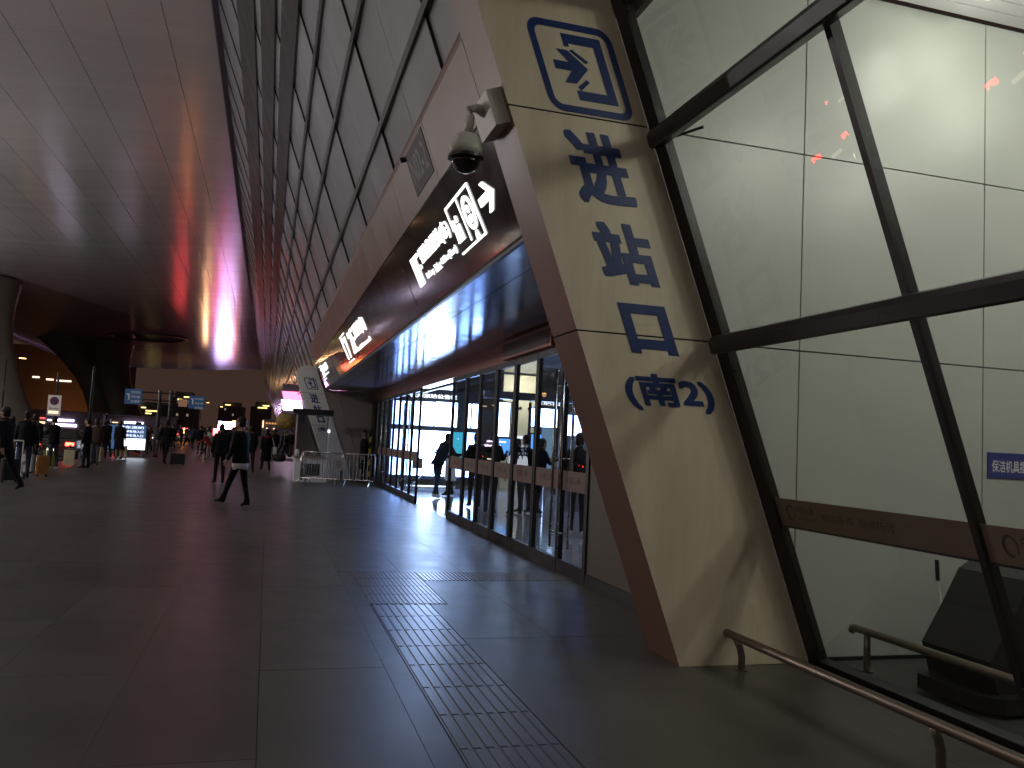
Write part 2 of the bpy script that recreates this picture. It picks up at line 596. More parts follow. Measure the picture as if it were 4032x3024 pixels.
# slabs to the right of the tactile strip, up to the doors
y = 2.0
xr = [1.64, 2.42, 3.2, 3.68]
for i in range(3):
    for (a, c) in ((2.0, 3.6), (3.6, 5.2), (5.2, 6.8), (6.8, 8.22)):
        put_slab(xr[i] + J / 2, xr[i + 1] - J / 2, a + J / 2, c - J / 2)
for (a, c) in ((8.22, 9.58), (10.2, 12.0), (12.0, 14.0)):
    for i in range(3):
        x0 = max(xr[i], 1.82) if a < 10 else xr[i]
        put_slab(x0 + J / 2, xr[i + 1] - J / 2, a + J / 2, c - J / 2)
for (a, c) in ((2.0, 3.6), (3.6, 5.2), (5.2, 6.8), (6.8, 8.2), (8.2, 10.2)):
    put_slab(0.895 + J / 2, 1.05 - J / 2, a + J / 2, c - J / 2)
for (a, c) in ((10.22, 12.0), (12.0, 14.0)):
    put_slab(0.895 + J / 2, 1.64 - J / 2, a + J / 2, c - J / 2)
put_slab(3.68 + J, 4.22, 2.0, 5.78)
g = MB()
g.box(0.895, 4.22, -12, 2.0 - J, -0.2, -0.001)
part('paving_border', g, M['granite'], pave)

# tactile guide tiles: raised bars on a base plate
tact = struct_empty('tactile_paving', (0, 0, 0))


def tactile(wx, wy, n, along_y, bw, hgt):
    b = MB()
    b.box(0.0015, wx - 0.0015, 0.0015, wy - 0.0015, -0.2, -0.001)
    span = wx if along_y else wy
    for k in range(n):
        c = (k + 0.5) * span / n
        a0, a1 = (0.007, (wy if along_y else wx) - 0.007)
        q = bw * 0.72
        if along_y:
            lo = [(c - bw, a0, -0.002), (c + bw, a0, -0.002), (c + bw, a1, -0.002), (c - bw, a1, -0.002)]
            hi = [(c - q, a0 + .006, hgt), (c + q, a0 + .006, hgt), (c + q, a1 - .006, hgt), (c - q, a1 - .006, hgt)]
        else:
            lo = [(a0, c - bw, -0.004), (a1, c - bw, -0.004), (a1, c + bw, -0.004), (a0, c + bw, -0.004)]
            hi = [(a0 + .006, c - q, hgt), (a1 - .006, c - q, hgt), (a1 - .006, c + q, hgt), (a0 + .006, c + q, hgt)]
        b.hexa(lo + hi)
    return b.mesh('tactile_tile', M['tactile'])


t_guide = tactile(0.575, 0.55, 8, True, 0.026, 0.0045)
t_fine = tactile(0.38, 0.49, 8, True, 0.014, 0.006)
t_fine2 = tactile(0.62, 0.61, 13, True, 0.014, 0.006)


def tput(me, x, y):
    o = bpy.data.objects.new('tactile_tile', me)
    C.objects.link(o)
    o.parent = tact
    o.location = (x, y, 0)


for k in range(12):
    tput(t_guide, 1.058, 8.22 - 0.55 * (k + 1))
for j in range(4):
    for i in range(2):
        tput(t_fine, 1.05 + 0.38 * i, 8.24 + 0.49 * j)
for i in range(3):
    tput(t_fine2, 1.82 + 0.62 * i, 9.585)

# kerb and road markings
kb = struct_empty('kerb')
kmesh = MB().box(KX, KX + 0.19, 0.004, 0.996 * 2, -0.25, 0.0).mesh('kerb_stone', M['kerb'])
for k in range(60):
    o = bpy.data.objects.new('kerb_stone', kmesh)
    C.objects.link(o)
    o.parent = kb
    o.location = (0, -10 + 2 * k, 0)
g = MB().box(KX, KX + 0.19, 110, 300, -0.25, 0.0)
part('kerb_run', g, M['kerb'], kb)
g = MB()
for k in range(34):
    g.box(-15.1, -14.95, -10 + 8 * k, -6 + 8 * k, -0.16, -0.154)
mk = struct('lane_marking', g, M['paint'])


# ================================================================== leaning facade geometry
SL = 0.378
NX, NZ = -0.9354, -0.3536


def lean(X0, Y, z, o=0.0):
    return (X0 - SL * z + NX * o, Y, z + NZ * o)


def pbox(mb, X0, Y0, Y1, z0, z1, o0, o1):
    return mb.hexa([lean(X0, Y0, z0, o0), lean(X0, Y1, z0, o0), lean(X0, Y1, z0, o1), lean(X0, Y0, z0, o1),
                    lean(X0, Y0, z1, o0), lean(X0, Y1, z1, o0), lean(X0, Y1, z1, o1), lean(X0, Y0, z1, o1)])


# ------------------------------------------------------------------ clear glass wall beside the pylon
GW = 4.22
gw = thing('glass_wall', 'clear leaning glass wall right of the lettered pylon, with thick dark horizontal tubes', 'glass wall', (4.22, 0, 0))
ys = [5.66, 3.73, 1.80, -0.13, -2.06, -3.99, -5.92, -7.85]
zr = [(0.06, 2.43), (2.43, 3.96), (3.96, 6.9)]
for i in range(len(ys) - 1):
    for (a, b) in zr:
        p = MB()
        pbox(p, GW, ys[i + 1] + 0.02, ys[i] - 0.02, a + 0.01, b - 0.01, -0.012, 0.0)
        part('pane', p, M['clear'], gw)
for i, y in enumerate(ys):
    p = MB()
    pbox(p, GW, y - 0.024, y + (0.024 if i else 0.137), 0.0, 6.9, -0.06, 0.012)
    part('mullion', p, M['dark'], gw)
for zc in (2.455, 3.975):
    p = MB()
    h, dp = 0.062, 0.11
    prof = [(-h, 0.0), (-h, dp - 0.015), (-h + 0.015, dp), (h - 0.03, dp), (h, dp - 0.03), (h, 0.0)]
    p.prism([lean(GW, ys[-1], zc + a, o + 0.013) for a, o in prof], [lean(GW, ys[0] + 0.02, zc + a, o + 0.013) for a, o in prof])
    part('transom', p, M['dark'], gw)
p = MB()
pbox(p, GW, ys[-1], ys[0], 0.0, 0.055, -0.06, 0.012)
part('base_rail', p, M['dark'], gw)
for z in (2.43, 3.955):
    p = MB()
    p.tube([(4.22 - SL * z + 0.05, 5.56, z), (4.22 - SL * z + 0.17, 5.36, z + 0.02)], 0.011, 6)
    part('bracket', p, M['dark'], gw)


# printed safety strips on the glass
def banner_fn(y0, z0, o):
    return lambda u, v, d: lean(GW, y0 - u, z0 + v, o + d)


for i in range(3):
    st = MB()
    pbox(st, GW, ys[i + 1] + 0.03, ys[i] - 0.03, 1.085, 1.29, -0.018, -0.0135)
    s = part('banner_strip', st, M['strip'], gw)
    e = MB()
    pbox(e, GW, ys[i + 1] + 0.03, ys[i] - 0.03, 1.070, 1.085, -0.022, -0.0135)
    part('strip_shadow', e, M['dark'], s)  # dark bar stands in for the shadow line below the strip
    ink = MB()
    fn = banner_fn(ys[i] - 0.03, 1.085, -0.0133)
    cx, cy = 0.16, 0.105
    ou = [(cx + 0.052 * math.cos(R(a)), cy + 0.062 * math.sin(R(a))) for a in range(-40, 300, 20)]
    inn = [(cx + 0.006 + 0.036 * math.cos(R(a)), cy + 0.046 * math.sin(R(a))) for a in range(-40, 300, 20)]
    for k in range(len(ou) - 1):
        put_poly(ink, [ou[k], ou[k + 1], inn[k + 1], inn[k]], fn, 0, 0.0005)
    put_text(ink, '中国人寿', 0.21, 0.062, lambda u, v, d: fn(u + 0.235, v + 0.105, d + 0.0006), 0.012)
    put_text(ink, 'CHINA LIFE', 0.20, 0.026, lambda u, v, d: fn(u + 0.24, v + 0.062, d + 0.0006))
    put_text(ink, '相知多年  值得托付', 0.72, 0.06, lambda u, v, d: fn(u + 0.52, v + 0.075, d + 0.0006))
    part('lettering', ink, M['stripink'], s)

# ------------------------------------------------------------------ room behind the glass
room_wall = thing('room_wall', 'pale panelled wall standing behind the leaning glass, crossing the room', 'wall', (6.5, 5.86, 0))
xw = [1.9, 4.09, 5.94, 7.79, 9.64, 11.5]
zw = [0.0, 2.47, 4.10, 5.568]
def clip_lean(poly):
    """keep the part of an x-z polygon on the room side of the leaning glass"""
    f = lambda q: q[0] - (4.215 - SL * q[1])
    out = []
    for i in range(len(poly)):
        p0, p1 = poly[i], poly[(i + 1) % len(poly)]
        f0, f1 = f(p0), f(p1)
        if f0 >= 0:
            out.append(p0)
        if f0 * f1 < 0:
            t = f0 / (f0 - f1)
            out.append((p0[0] + (p1[0] - p0[0]) * t, p0[1] + (p1[1] - p0[1]) * t))
    return out


for i in range(len(xw) - 1):
    for k in range(3):
        a, b = xw[i] + 0.006, xw[i + 1] - 0.006
        z0, z1 = zw[k] + 0.006, zw[k + 1] - 0.006
        poly = clip_lean([(a, z0), (b, z0), (b, z1), (a, z1)])
        if len(poly) < 3:
            continue
        p = MB()
        p.prism([(x, 5.85, z) for x, z in poly], [(x, 5.88, z) for x, z in poly])
        part('wall_panel', p, M['roomwall'], room_wall)
p = MB()
p.hexa([(4.24, 5.885, 0), (11.5, 5.885, 0), (11.5, 5.95, 0), (4.24, 5.95, 0), (2.2, 5.885, 5.6), (11.5, 5.885, 5.6), (11.5, 5.95, 5.6), (2.2, 5.95, 5.6)])
part('backing', p, M['gap'], room_wall)
p = MB()
p.box(4.30, 11.5, 5.835, 5.848, 0.0, 0.03)
part('skirting', p, M['dark'], room_wall)
room = struct_empty('room_shell', (8, 0, 0))
p = MB().box(4.26, 11.6, -9, 5.95, -0.2, 0.0)
part('room_floor', p, M['roomfloor'], room)
p = MB().box(11.5, 11.6, -9, 5.95, 0, 5.9)
part('side_wall', p, M['tan_wall'], room)
p = MB().box(4.3, 11.6, -9.1, -9, 0, 5.9)
part('end_wall', p, M['tan_wall'], room)
rc = thing('slatted_ceiling', 'white slatted metal ceiling with round downlights at top right', 'ceiling', (7, 3, 5.56))
p = MB().box(1.95, 11.6, -9.0, 5.95, 5.70, 5.74)
part('backing', p, M['gap'], rc)
sl = None
for k in range(60):
    y1 = 5.80 - 0.155 * k
    if sl is None:
        p = MB().hexa([(2.15, y1 - 0.137, 5.57), (11.5, y1 - 0.137, 5.57), (11.5, y1, 5.57), (2.15, y1, 5.57), (2.15, y1 - 0.137, 5.60), (11.5, y1 - 0.137, 5.60), (11.5, y1, 5.60), (2.15, y1, 5.60)])
        sl = part('slat', p, M['slat'], rc)
    else:
        inst(sl, rc, (0, -0.155 * k, 0))
for nx, ny in ((5.35, 5.18), (6.75, 4.72), (5.35, 2.9), (6.9, 2.9), (5.35, 0.2), (6.9, 0.2)):  # downlights deeper than the visible pair are added to even the wall light
    vis = (nx, ny) in ((5.35, 5.18), (6.75, 4.72))
    t = thing('downlight', 'round bright downlight in the slatted ceiling, ' + ('nearer the pylon' if nx < 6 else 'at the picture corner') if vis else {(5.35, 2.9): 'unseen middle downlight added to the slatted ceiling, row nearest the glass', (6.9, 2.9): 'unseen middle downlight added to the slatted ceiling, inner row', (5.35, .2): 'unseen rear downlight added to the slatted ceiling, row nearest the glass', (6.9, .2): 'unseen rear downlight added to the slatted ceiling, inner row'}[(nx, ny)], 'ceiling light', (nx, ny, 5.566), 'downlights of the glazed room')
    p = MB().lathe([(0.155, 5.42), (0.16, 5.569)], nx, ny, 20)
    part('drum', p, M['white'], t)
    p = MB().lathe([(0.128, 5.405), (0.145, 5.419)], nx, ny, 20)
    part('lens', p, M['downlight'], t)
    lamp('downlight_lamp', 'POINT', (nx, ny, 5.10), P_ROOM * (.16 if vis else (1.0 if ny > 2 else .3)), (1.0, 0.965, 0.85), 0.22, parent=t)

bs = thing('room_sign', 'small blue wall sign with white characters behind the glass', 'sign', (6.25, 5.84, 1.5))
p = MB().box(5.99, 6.62, 5.838, 5.848, 1.515, 1.735)
part('plate', p, M['bluesign'], bs)
p = MB()
put_text(p, '保洁机具摆放处', 0.53, 0.105, lambda u, v, d: (6.03 + u, 5.8365 - d, 1.565 + v), 0.008)
part('lettering', p, M['white'], bs)

# inside guard rail and cleaning gear


def guard_rail(label, X, y0, y1, posts, H, lean_in):
    t = thing('guard_rail', label, 'guard rail', (X, (y0 + y1) / 2, 0), 'low steel guard rails along the glass')
    p = MB()
    p.tube([(X, y1 + 0.10, H - 0.035), (X, y1 + 0.085, H - 0.008), (X, y1 + 0.05, H), (X, y0, H)], 0.031, 12)
    part('rail', p, M['railsteel'], t, True)
    for y in posts:
        p = MB()
        p.tube([(X + lean_in, y, 0.0), (X + lean_in, y, 0.10), (X + lean_in * 0.6, y, 0.17), (X, y, H - 0.02)], 0.026, 10)
        q = part('post', p, M['railsteel'], t, True)
        p = MB().lathe([(0.05, 0.0), (0.05, 0.008), (0.03, 0.012)], X + lean_in, y, 14)
        part('foot_plate', p, M['railsteel'], q)
    return t


guard_rail('low bent steel guard rail on the paving in front of the glass wall', 3.47, -3.0, 5.78, [5.66, 3.72, 1.78, -0.16, -2.1], 0.245, 0.05)
guard_rail('low steel guard rail standing inside behind the glass', 4.52, -3.0, 5.60, [5.52, 3.55, 1.6, -0.3], 0.30, 0.0)

sw = thing('scrubber_machine', 'dark ride-on floor scrubber parked behind the glass', 'cleaning machine', (5.9, 4.6, 0))
p = MB()
pr_ = [(5.18, 0.08), (5.10, 0.34), (5.28, 0.62), (5.42, 0.86), (5.66, 1.0), (6.2, 1.04), (6.9, 0.92), (7.1, 0.6), (7.1, 0.12)]
p.prism([(x, 4.45, z) for x, z in pr_], [(x, 5.05, z) for x, z in pr_])
part('body', p, M['black'], sw)
p = MB().cbox(5.02, 5.7, 4.35, 5.1, 0.03, 0.13, 0.10)
part('brush_deck', p, M['dark'], sw)
p = MB()
p.hexa([(5.80, 4.75, 1.0), (6.5, 4.75, 1.0), (6.5, 4.83, 1.0), (5.80, 4.83, 1.0), (5.86, 4.82, 1.34), (6.46, 4.82, 1.34), (6.44, 4.9, 1.34), (5.88, 4.9, 1.34)])
part('seat_back', p, M['black'], sw)
for xx in (5.5, 6.75):
    p = MB().tube([(xx, 4.37, 0.15), (xx, 4.45, 0.15)], 0.15, 14)
    part('wheel', p, M['tyre'], sw)
for o_ in [sw]:
    o_.location.x -= 0.5
br = thing('broom', 'thin pale broom leaning upright behind the glass', 'broom', (5.15, 5.3, 0))
p = MB().tube([(5.13, 5.35, 0.12), (5.11, 5.45, 0.72)], 0.008, 6)
part('handle', p, M['white'], br)
p = MB().tube([(5.11, 5.45, 0.70), (5.108, 5.46, 0.86)], 0.016, 8)
part('grip', p, M['black'], br)
p = MB().hexa([(5.02, 5.30, 0.0), (5.24, 5.30, 0.0), (5.24, 5.40, 0.0), (5.02, 5.40, 0.0), (5.08, 5.33, 0.14), (5.18, 5.33, 0.14), (5.18, 5.37, 0.14), (5.08, 5.37, 0.14)])
part('bristles', p, M['black'], br)
bk = thing('cleaning_bag', 'dark slumped cleaning bag on the floor inside the glass', 'bag', (5.35, 5.05, 0))
p = MB()
rg = []
for z, a, b in ((0.0, .30, .22), (0.08, .36, .26), (0.2, .33, .23), (0.30, .22, .16), (0.36, .10, .08)):
    rg.append([(5.3 + a * math.cos(2 * math.pi * k / 14) * (1 + .08 * math.sin(3 * k)), 5.15 + b * math.sin(2 * math.pi * k / 14), z) for k in range(14)])
p.rings(rg)
part('sack', p, M['cl_navy'], bk, True)
p = MB().tube([(5.2, 5.15, .34), (5.25, 5.15, .42), (5.35, 5.15, .42), (5.4, 5.15, .34)], .012, 6)
part('strap', p, M['black'], bk)

# ================================================================== the lettered pylon (near)
PX = 3.08


def blue_set(py, t, X0, y, sc_u, u0, zt, num, dep):
    """pictogram and characters in blue on a panel face at depth y; u0 = offset of the column from the outer edge"""
    def fn_at(u, zb):
        return lambda a, b, d: (X0 - SL * (zb + b) + u + a, y - d, zb + b)
    s = sc_u
    # pictogram: rounded frame, bracket, arrow and two ticks
    zb = zt - 0.68 * s
    f = fn_at(u0 - 0.02 * s, zb)
    p = MB()
    ring_band(p, rrect(0, 0, .68 * s, .68 * s, .105 * s), rrect(.052 * s, .052 * s, .628 * s, .628 * s, .06 * s), f, 0.0, dep)
    part('pictogram_frame', p, M['blue'], py)
    p = MB()
    q = lambda pts: [(a * s, b * s) for a, b in pts]
    put_poly(p, q([(.26, .595), (.575, .595), (.575, .105), (.26, .105), (.26, .175), (.505, .175), (.505, .525), (.30, .525), (.30, .5), (.26, .5)]), f, 0, dep)
    part('pictogram_door', p, M['blue'], py)
    p = MB()
    put_poly(p, q([(.135, .382), (.262, .382), (.185, .470), (.272, .470), (.405, .350), (.272, .225), (.185, .225), (.262, .318), (.135, .318)]), f, 0, dep)
    part('pictogram_arrow', p, M['blue'], py)
    for pts in ([(.29, .470), (.315, .482), (.425, .405), (.40, .390)], [(.275, .20), (.295, .178), (.385, .248), (.365, .268)]):
        p = MB()
        put_poly(p, q(pts), f, 0, dep)
        part('pictogram_tick', p, M['blue'], py)
    for ch, zc, h, wd in t:
        p = MB()
        f2 = fn_at(u0 + (0.46 - wd) * s / 2 if len(ch) < 2 else u0 - 0.12 * s, zc)
        em = {'进': .019, '站': .022, '口': .028}.get(ch, .011) * s
        for n_, (du, dv) in enumerate(((0, 0), (-1, -1), (1, 1), (-1, 1), (1, -1), (0, 1), (0, -1), (1, 0), (-1, 0))):
            put_text(p, ch, wd * s - 2 * em, h * s - 2 * em, lambda a, b, d, du=du, dv=dv, n_=n_: f2(a + em * (1 + .85 * du), b + em * (1 + .75 * dv), d + .00015 * n_), 0.0, dep)
        part('character', p, M['blue'], py)


py = thing('entrance_pylon', 'large near cream slanted pylon lettered in blue with an entry arrow pictogram', 'pylon', (3.6, 6.05, 0))
TOP = 5.05


def outer_x(z):
    """outer profile: straight lean, then a rounded shoulder"""
    return PX - SL * z


def pyl_profile(z0, z1, X1, n=10):
    """outline of the pylon between two heights, shoulder rounded at TOP"""
    left = []
    r = 0.42
    zs = z0
    out = [(X1 - SL * z0, z0)]
    if z1 < TOP - 0.5:
        return [(outer_x(z0), z0), (X1 - SL * z0, z0), (X1 - SL * z1, z1), (outer_x(z1), z1)]
    pts = [(outer_x(z0), z0)]
    right = [(X1 - SL * z0, z0), (X1 - SL * z1, z1)]
    zc = z1 - r
    c = Vector((outer_x(zc) + r * 1.07, zc))
    arc = []
    for k in range(n + 1):
        a = R(180 + 20.7 * 0 - 90 * k / n)
        arc.append((c.x + r * 1.07 * math.cos(a) - SL * (r * math.sin(a)) * (1 - k / n) * 0.6, c.y + r * math.sin(a)))
    return pts + right + arc[::-1]


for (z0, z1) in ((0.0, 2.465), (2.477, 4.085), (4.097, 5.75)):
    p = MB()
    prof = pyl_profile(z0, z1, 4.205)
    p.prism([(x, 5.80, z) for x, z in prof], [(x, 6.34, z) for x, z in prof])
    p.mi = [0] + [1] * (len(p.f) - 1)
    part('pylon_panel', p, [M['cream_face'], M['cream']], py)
p = MB()
prof = [(outer_x(0.02) + 0.02, 0.02), (4.16, 0.02), (4.16 - SL * 5.5, 5.5), (outer_x(4.9) + 0.25, 5.5), (outer_x(4.9) + 0.02, 4.9)]
p.prism([(x, 5.815, z) for x, z in prof], [(x, 6.32, z) for x, z in prof])
part('core', p, M['gap'], py)
blue_set(py, [('进', 3.435, .545, .475), ('站', 2.845, .47, .47), ('口', 2.33, .385, .40), ('(南2)', 1.905, .285, .74)], PX, 5.80, 1.0, 0.365, 4.79, '2', 0.004)

# ================================================================== entrance portal
po = thing('entrance_portal', 'cream framed station entrance portal with black fascia and glossy soffit', 'portal', (3.0, 18.5, 0))
YE = 31.35
# upper frame band, one panel per bay, rounded top
band = []
for z in (4.215, 4.6):
    band.append((outer_x(z), z))
for k in range(9):
    a = R(90 * k / 8)
    zc = 4.79
    band.append((outer_x(zc) + 0.30 - 0.30 * math.cos(a) - SL * 0.22 * math.sin(a) * (math.cos(a)), zc + 0.26 * math.sin(a)))
band.append((2.28, 5.05))
inner = [(x + 0.06, z - 0.04) if z > 4.5 else (x + 0.06, z) for x, z in band][::-1]
inner[0] = (2.28, 4.99)
yb = 6.345
edges = [6.346, 8.18, 10.32, 12.46, 14.60, 16.74, 18.88, 21.02, 23.16, 25.30, 27.44, 29.58, YE]
for i in range(len(edges) - 1):
    p = MB()
    pf = band + inner
    p.prism([(x, edges[i] + 0.004, z) for x, z in pf], [(x, edges[i + 1] - 0.004, z) for x, z in pf])
    part('frame_panel', p, M['cream'], po)
p = MB()
pbox(p, PX, 6.345, YE, 3.30, 4.9, -0.26, -0.155)
part('backing', p, M['gap'], po)
fe = [6.346, 11.46, 16.13, 20.80, 25.47, YE]
for i in range(len(fe) - 1):
    p = MB()
    ya, yb_ = fe[i] + 0.005, fe[i + 1] - 0.005
    p.hexa([lean(PX, ya, 3.265, -.15), lean(PX, yb_, 3.265, -.15), lean(PX, yb_, 3.265, -.105), lean(PX, ya, 3.265, -.105),
            lean(PX, ya, 4.205, -.06), lean(PX, yb_, 4.205, -.06), lean(PX, yb_, 4.205, -.012), lean(PX, ya, 4.205, -.012)])
    part('fascia_panel', p, M['fascia'], po)
    if i:
        p = MB()
        ya, yb_ = fe[i] - 0.004, fe[i] + 0.004
        p.hexa([lean(PX, ya, 3.27, -.15), lean(PX, yb_, 3.27, -.15), lean(PX, yb_, 3.27, -.101), lean(PX, ya, 3.27, -.101),
                lean(PX, ya, 4.2, -.06), lean(PX, yb_, 4.2, -.06), lean(PX, yb_, 4.2, -.008), lean(PX, ya, 4.2, -.008)])
        part('joint_strip', p, M['steel'], po)
p = MB()
p.box(outer_x(3.26) + 0.012, outer_x(3.26) + 0.05, 6.345, YE, 3.235, 3.262)
part('drip_edge', p, M['finmetal'], po)
# soffit panels
for i in range(32):
    a, b = 6.36 + 0.78 * i, 6.36 + 0.78 * (i + 1)
    for (x0, x1) in ((1.905, 2.28), (2.292, 3.66)):
        t = random.uniform(-0.0016, 0.0016)
        p = MB().hexa([(x0, a + .004, 3.27 + t), (x1, a + .004, 3.27 - t), (x1, b - .004, 3.27 + t), (x0, b - .004, 3.27 - t), (x0, a + .004, 3.29), (x1, a + .004, 3.29), (x1, b - .004, 3.29), (x0, b - .004, 3.29)])
        part('soffit_panel', p, M['soffit'], po)
p = MB().box(1.9, 3.7, 6.35, YE, 3.30, 3.33)
part('soffit_backing', p, M['gap'], po)
# head beam above the doors
hb = [6.345, 9.3, 11.4, 13.5, 15.6, 17.7, 19.8, 21.9, 24.0, 26.1, 28.2, YE]
for i in range(len(hb) - 1):
    p = MB().box(3.665, 3.80, hb[i] + 0.003, hb[i + 1] - 0.003, 2.945, 3.268)
    part('head_panel', p, M['beam'], po)
# flank wall by the pylon and far end wall
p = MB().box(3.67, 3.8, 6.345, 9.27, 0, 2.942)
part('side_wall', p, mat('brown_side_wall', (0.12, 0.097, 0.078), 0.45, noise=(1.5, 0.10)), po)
p = MB().box(3.655, 3.668, 6.345, 9.27, 0.0, 0.14)
part('skirting', p, M['dark'], po)
for (z0, z1) in ((0.0, 1.62), (1.63, 3.265)):
    for (a0, a1, b0, b1) in (((PX - SL * z0), (PX - SL * z1), 3.0 - SL * z0 + 0.55, 3.0 - SL * z1 + 0.55), (3.0 - SL * z0 + 0.56, 3.0 - SL * z1 + 0.56, 3.70, 3.70)):
        p = MB().hexa([(a0, YE, z0), (b0, YE, z0), (b0, YE + .2, z0), (a0, YE + .2, z0), (a1, YE, z1), (b1, YE, z1), (b1, YE + .2, z1), (a1, YE + .2, z1)])
        part('end_panel', p, M['tan_wall'], po)


def fo(z):
    """the fascia leans a little more than the frame: offset of its face at height z"""
    return -0.105 + 0.093 * (z - 3.265) / 0.94 if z < 4.21 else 0.0


def face(y0, z0, o=0.0):
    """u runs towards the viewer (decreasing Y), v up the leaning fascia"""
    return lambda u, v, d: lean(PX, y0 - u, z0 + v, fo(z0 + v) + o + d)


# near lit wayfinding sign
ws = thing('wayfinding_sign', 'lit white ticket office sign with right arrow on the black fascia', 'sign', (1.7, 8.8, 3.5), 'lit signs on the black fascia')
E_ = 0.012


def wtext(body, y0, y1, z0, z1, off=0.0, m='lit', nm='lettering', par=None):
    if len(body) == 2:
        mid, gp = (y0 + y1) / 2, (y0 - y1) * .05
        wtext(body[0], y0, mid + gp, z0, z1, off, m, 'numeral', par)
        return wtext(body[1], mid - gp, y1, z0, z1, off, m, 'letter', par)
    p = MB()
    put_text(p, body, abs(y0 - y1), z1 - z0, face(y0, z0, 0.001), off, E_)
    return part(nm, p, M[m], par)


wtext('1F', 10.79, 10.32, 3.57, 3.92, 0.0, par=ws)
wtext('铁路售票处(东)', 10.23, 8.56, 3.735, 3.935, 0.0, par=ws)
for wd_, ya_, yb2 in (('Railway', 10.24, 9.80), ('Ticket', 9.74, 9.40), ('Office(East)', 9.34, 8.56)):
    wtext(wd_, ya_, yb2, 3.565, 3.655, 0.0, m='litdim', par=ws)


def bar(y0, y1, z0, z1, par, nm='frame_bar', m='lit'):
    p = MB()
    f = face(y0, z0, 0.001)
    put_poly(p, [(0, 0), (y0 - y1, 0), (y0 - y1, z1 - z0), (0, z1 - z0)], f, 0, E_)
    return part(nm, p, M[m], par)


bar(8.42, 7.45, 3.967, 3.985, ws)
bar(7.47, 7.452, 3.53, 3.966, ws)
bar(8.42, 7.45, 3.512, 3.529, ws)
bar(8.42, 8.412, 3.75, 3.966, ws)
bar(7.952, 7.946, 3.56, 3.966, ws, 'divider')
# ring pictogram with figure
p = MB()
f = face(7.70, 3.77, 0.001)
ring_band(p, [(0.165 * math.cos(R(a)), 0.155 * math.sin(R(a))) for a in range(0, 360, 15)], [(0.125 * math.cos(R(a)), 0.115 * math.sin(R(a))) for a in range(0, 360, 15)], f, 0, E_)
part('ring', p, M['lit'], ws)
for nm_, poly in (('figure_head', [(0.038 * math.cos(R(a)), 0.035 + 0.038 * math.sin(R(a))) for a in range(0, 360, 30)]), ('figure_body', [(-.06, -.085), (.06, -.085), (.045, -.02), (-.045, -.02)]), ('pin_foot', [(-.06, -.23), (.06, -.23), (.02, -.165), (-.02, -.165)])):
    p = MB()
    put_poly(p, poly, f, 0, E_)
    part(nm_, p, M['lit'], ws)
p = MB()
f = face(8.24, 3.74, 0.001)
for dx, hh in ((-.08, .9), (.06, 1.1)):
    put_poly(p, [(dx + 0.035 * math.cos(R(a)), 0.075 * hh + 0.035 * math.sin(R(a))) for a in range(0, 360, 30)], f, 0, E_)
    put_poly(p, [(dx - .06, -.10), (dx + .05, -.10), (dx + .045, .03), (dx - .045, .03)], f, 0, E_)
put_poly(p, [(-.15, -.12), (.12, -.12), (.12, -.105), (-.15, -.105)], f, 0, E_)
part('counter_figures', p, M['lit'], ws)
p = MB()
f = face(7.30, 3.75, 0.001)
put_poly(p, [(0, -.035), (.30, -.035), (.17, -.125), (.26, -.125), (.46, .0), (.26, .125), (.17, .125), (.30, .035), (0, .035)], f, 0, E_)
part('arrow', p, M['lit'], ws)

ws2 = thing('wayfinding_sign', 'lit white entrance floor sign midway along the red-glowing fascia', 'sign', (1.7, 19, 3.5), 'lit signs on the black fascia')
bar(21.45, 20.25, 4.035, 4.06, ws2)
bar(21.45, 20.25, 3.42, 3.445, ws2)
p = MB()
f = face(21.35, 3.5, 0.001)
put_poly(p, [(0, .5), (.42, .5), (.42, .40), (.14, .40), (.14, .0), (0, .0)], f, 0, E_)
put_poly(p, [(.58, .0), (.74, .0), (.98, .48), (.84, .48), (.78, .30), (.70, .48), (.56, .48), (.72, .22)], f, 0, E_)
part('pictogram', p, M['lit'], ws2)
wtext('2F', 19.85, 18.75, 3.51, 3.99, 0.0, par=ws2)
wtext('进站候车(南2)', 18.6, 16.6, 3.70, 4.0, 0.0, par=ws2)
wtext('South Entrance 2', 19.0, 16.6, 3.50, 3.58, 0.0, par=ws2)
ws3 = thing('wayfinding_sign', 'small far lit sign at the left end of the fascia', 'sign', (1.7, 29, 3.5), 'lit signs on the black fascia')
bar(30.6, 29.6, 3.985, 4.01, ws3)
bar(30.4, 29.4, 3.53, 3.555, ws3)
wtext('2F', 30.4, 29.3, 3.61, 3.94, 0.0, par=ws3)
wtext('进站候车', 29.5, 27.4, 3.74, 3.96, 0.0, par=ws3)
wtext('Entrance', 29.2, 27.8, 3.62, 3.69, 0.0, m='litdim', par=ws3)

# dark plate N02-2 on the frame
np_ = thing('number_plate', 'dark plate reading N02-2 on the cream frame above the fascia', 'plate', (1.3, 8.75, 4.5))
p = MB()
pbox(p, PX, 8.26, 9.24, 4.33, 4.77, 0.001, 0.006)
a = part('plate', p, mat('plate_grey', (0.014, 0.013, 0.015), 0.6, noise=(5, 0.1)), np_)
p = MB()
put_text(p, 'N02-2', 0.78, 0.27, face(9.14, 4.42, 0.0065), 0.01)
part('lettering', p, mat('plate_letters', (0.10, 0.08, 0.08), 0.5, noise=(5, 0.1)), np_)
p = MB()
for yy in (9.30,):
    pass
    p.tube([lean(PX, yy, 4.76, -0.02), lean(PX, yy, 4.76, 0.06)], 0.03, 10)
part('knob', p, M['black'], np_)

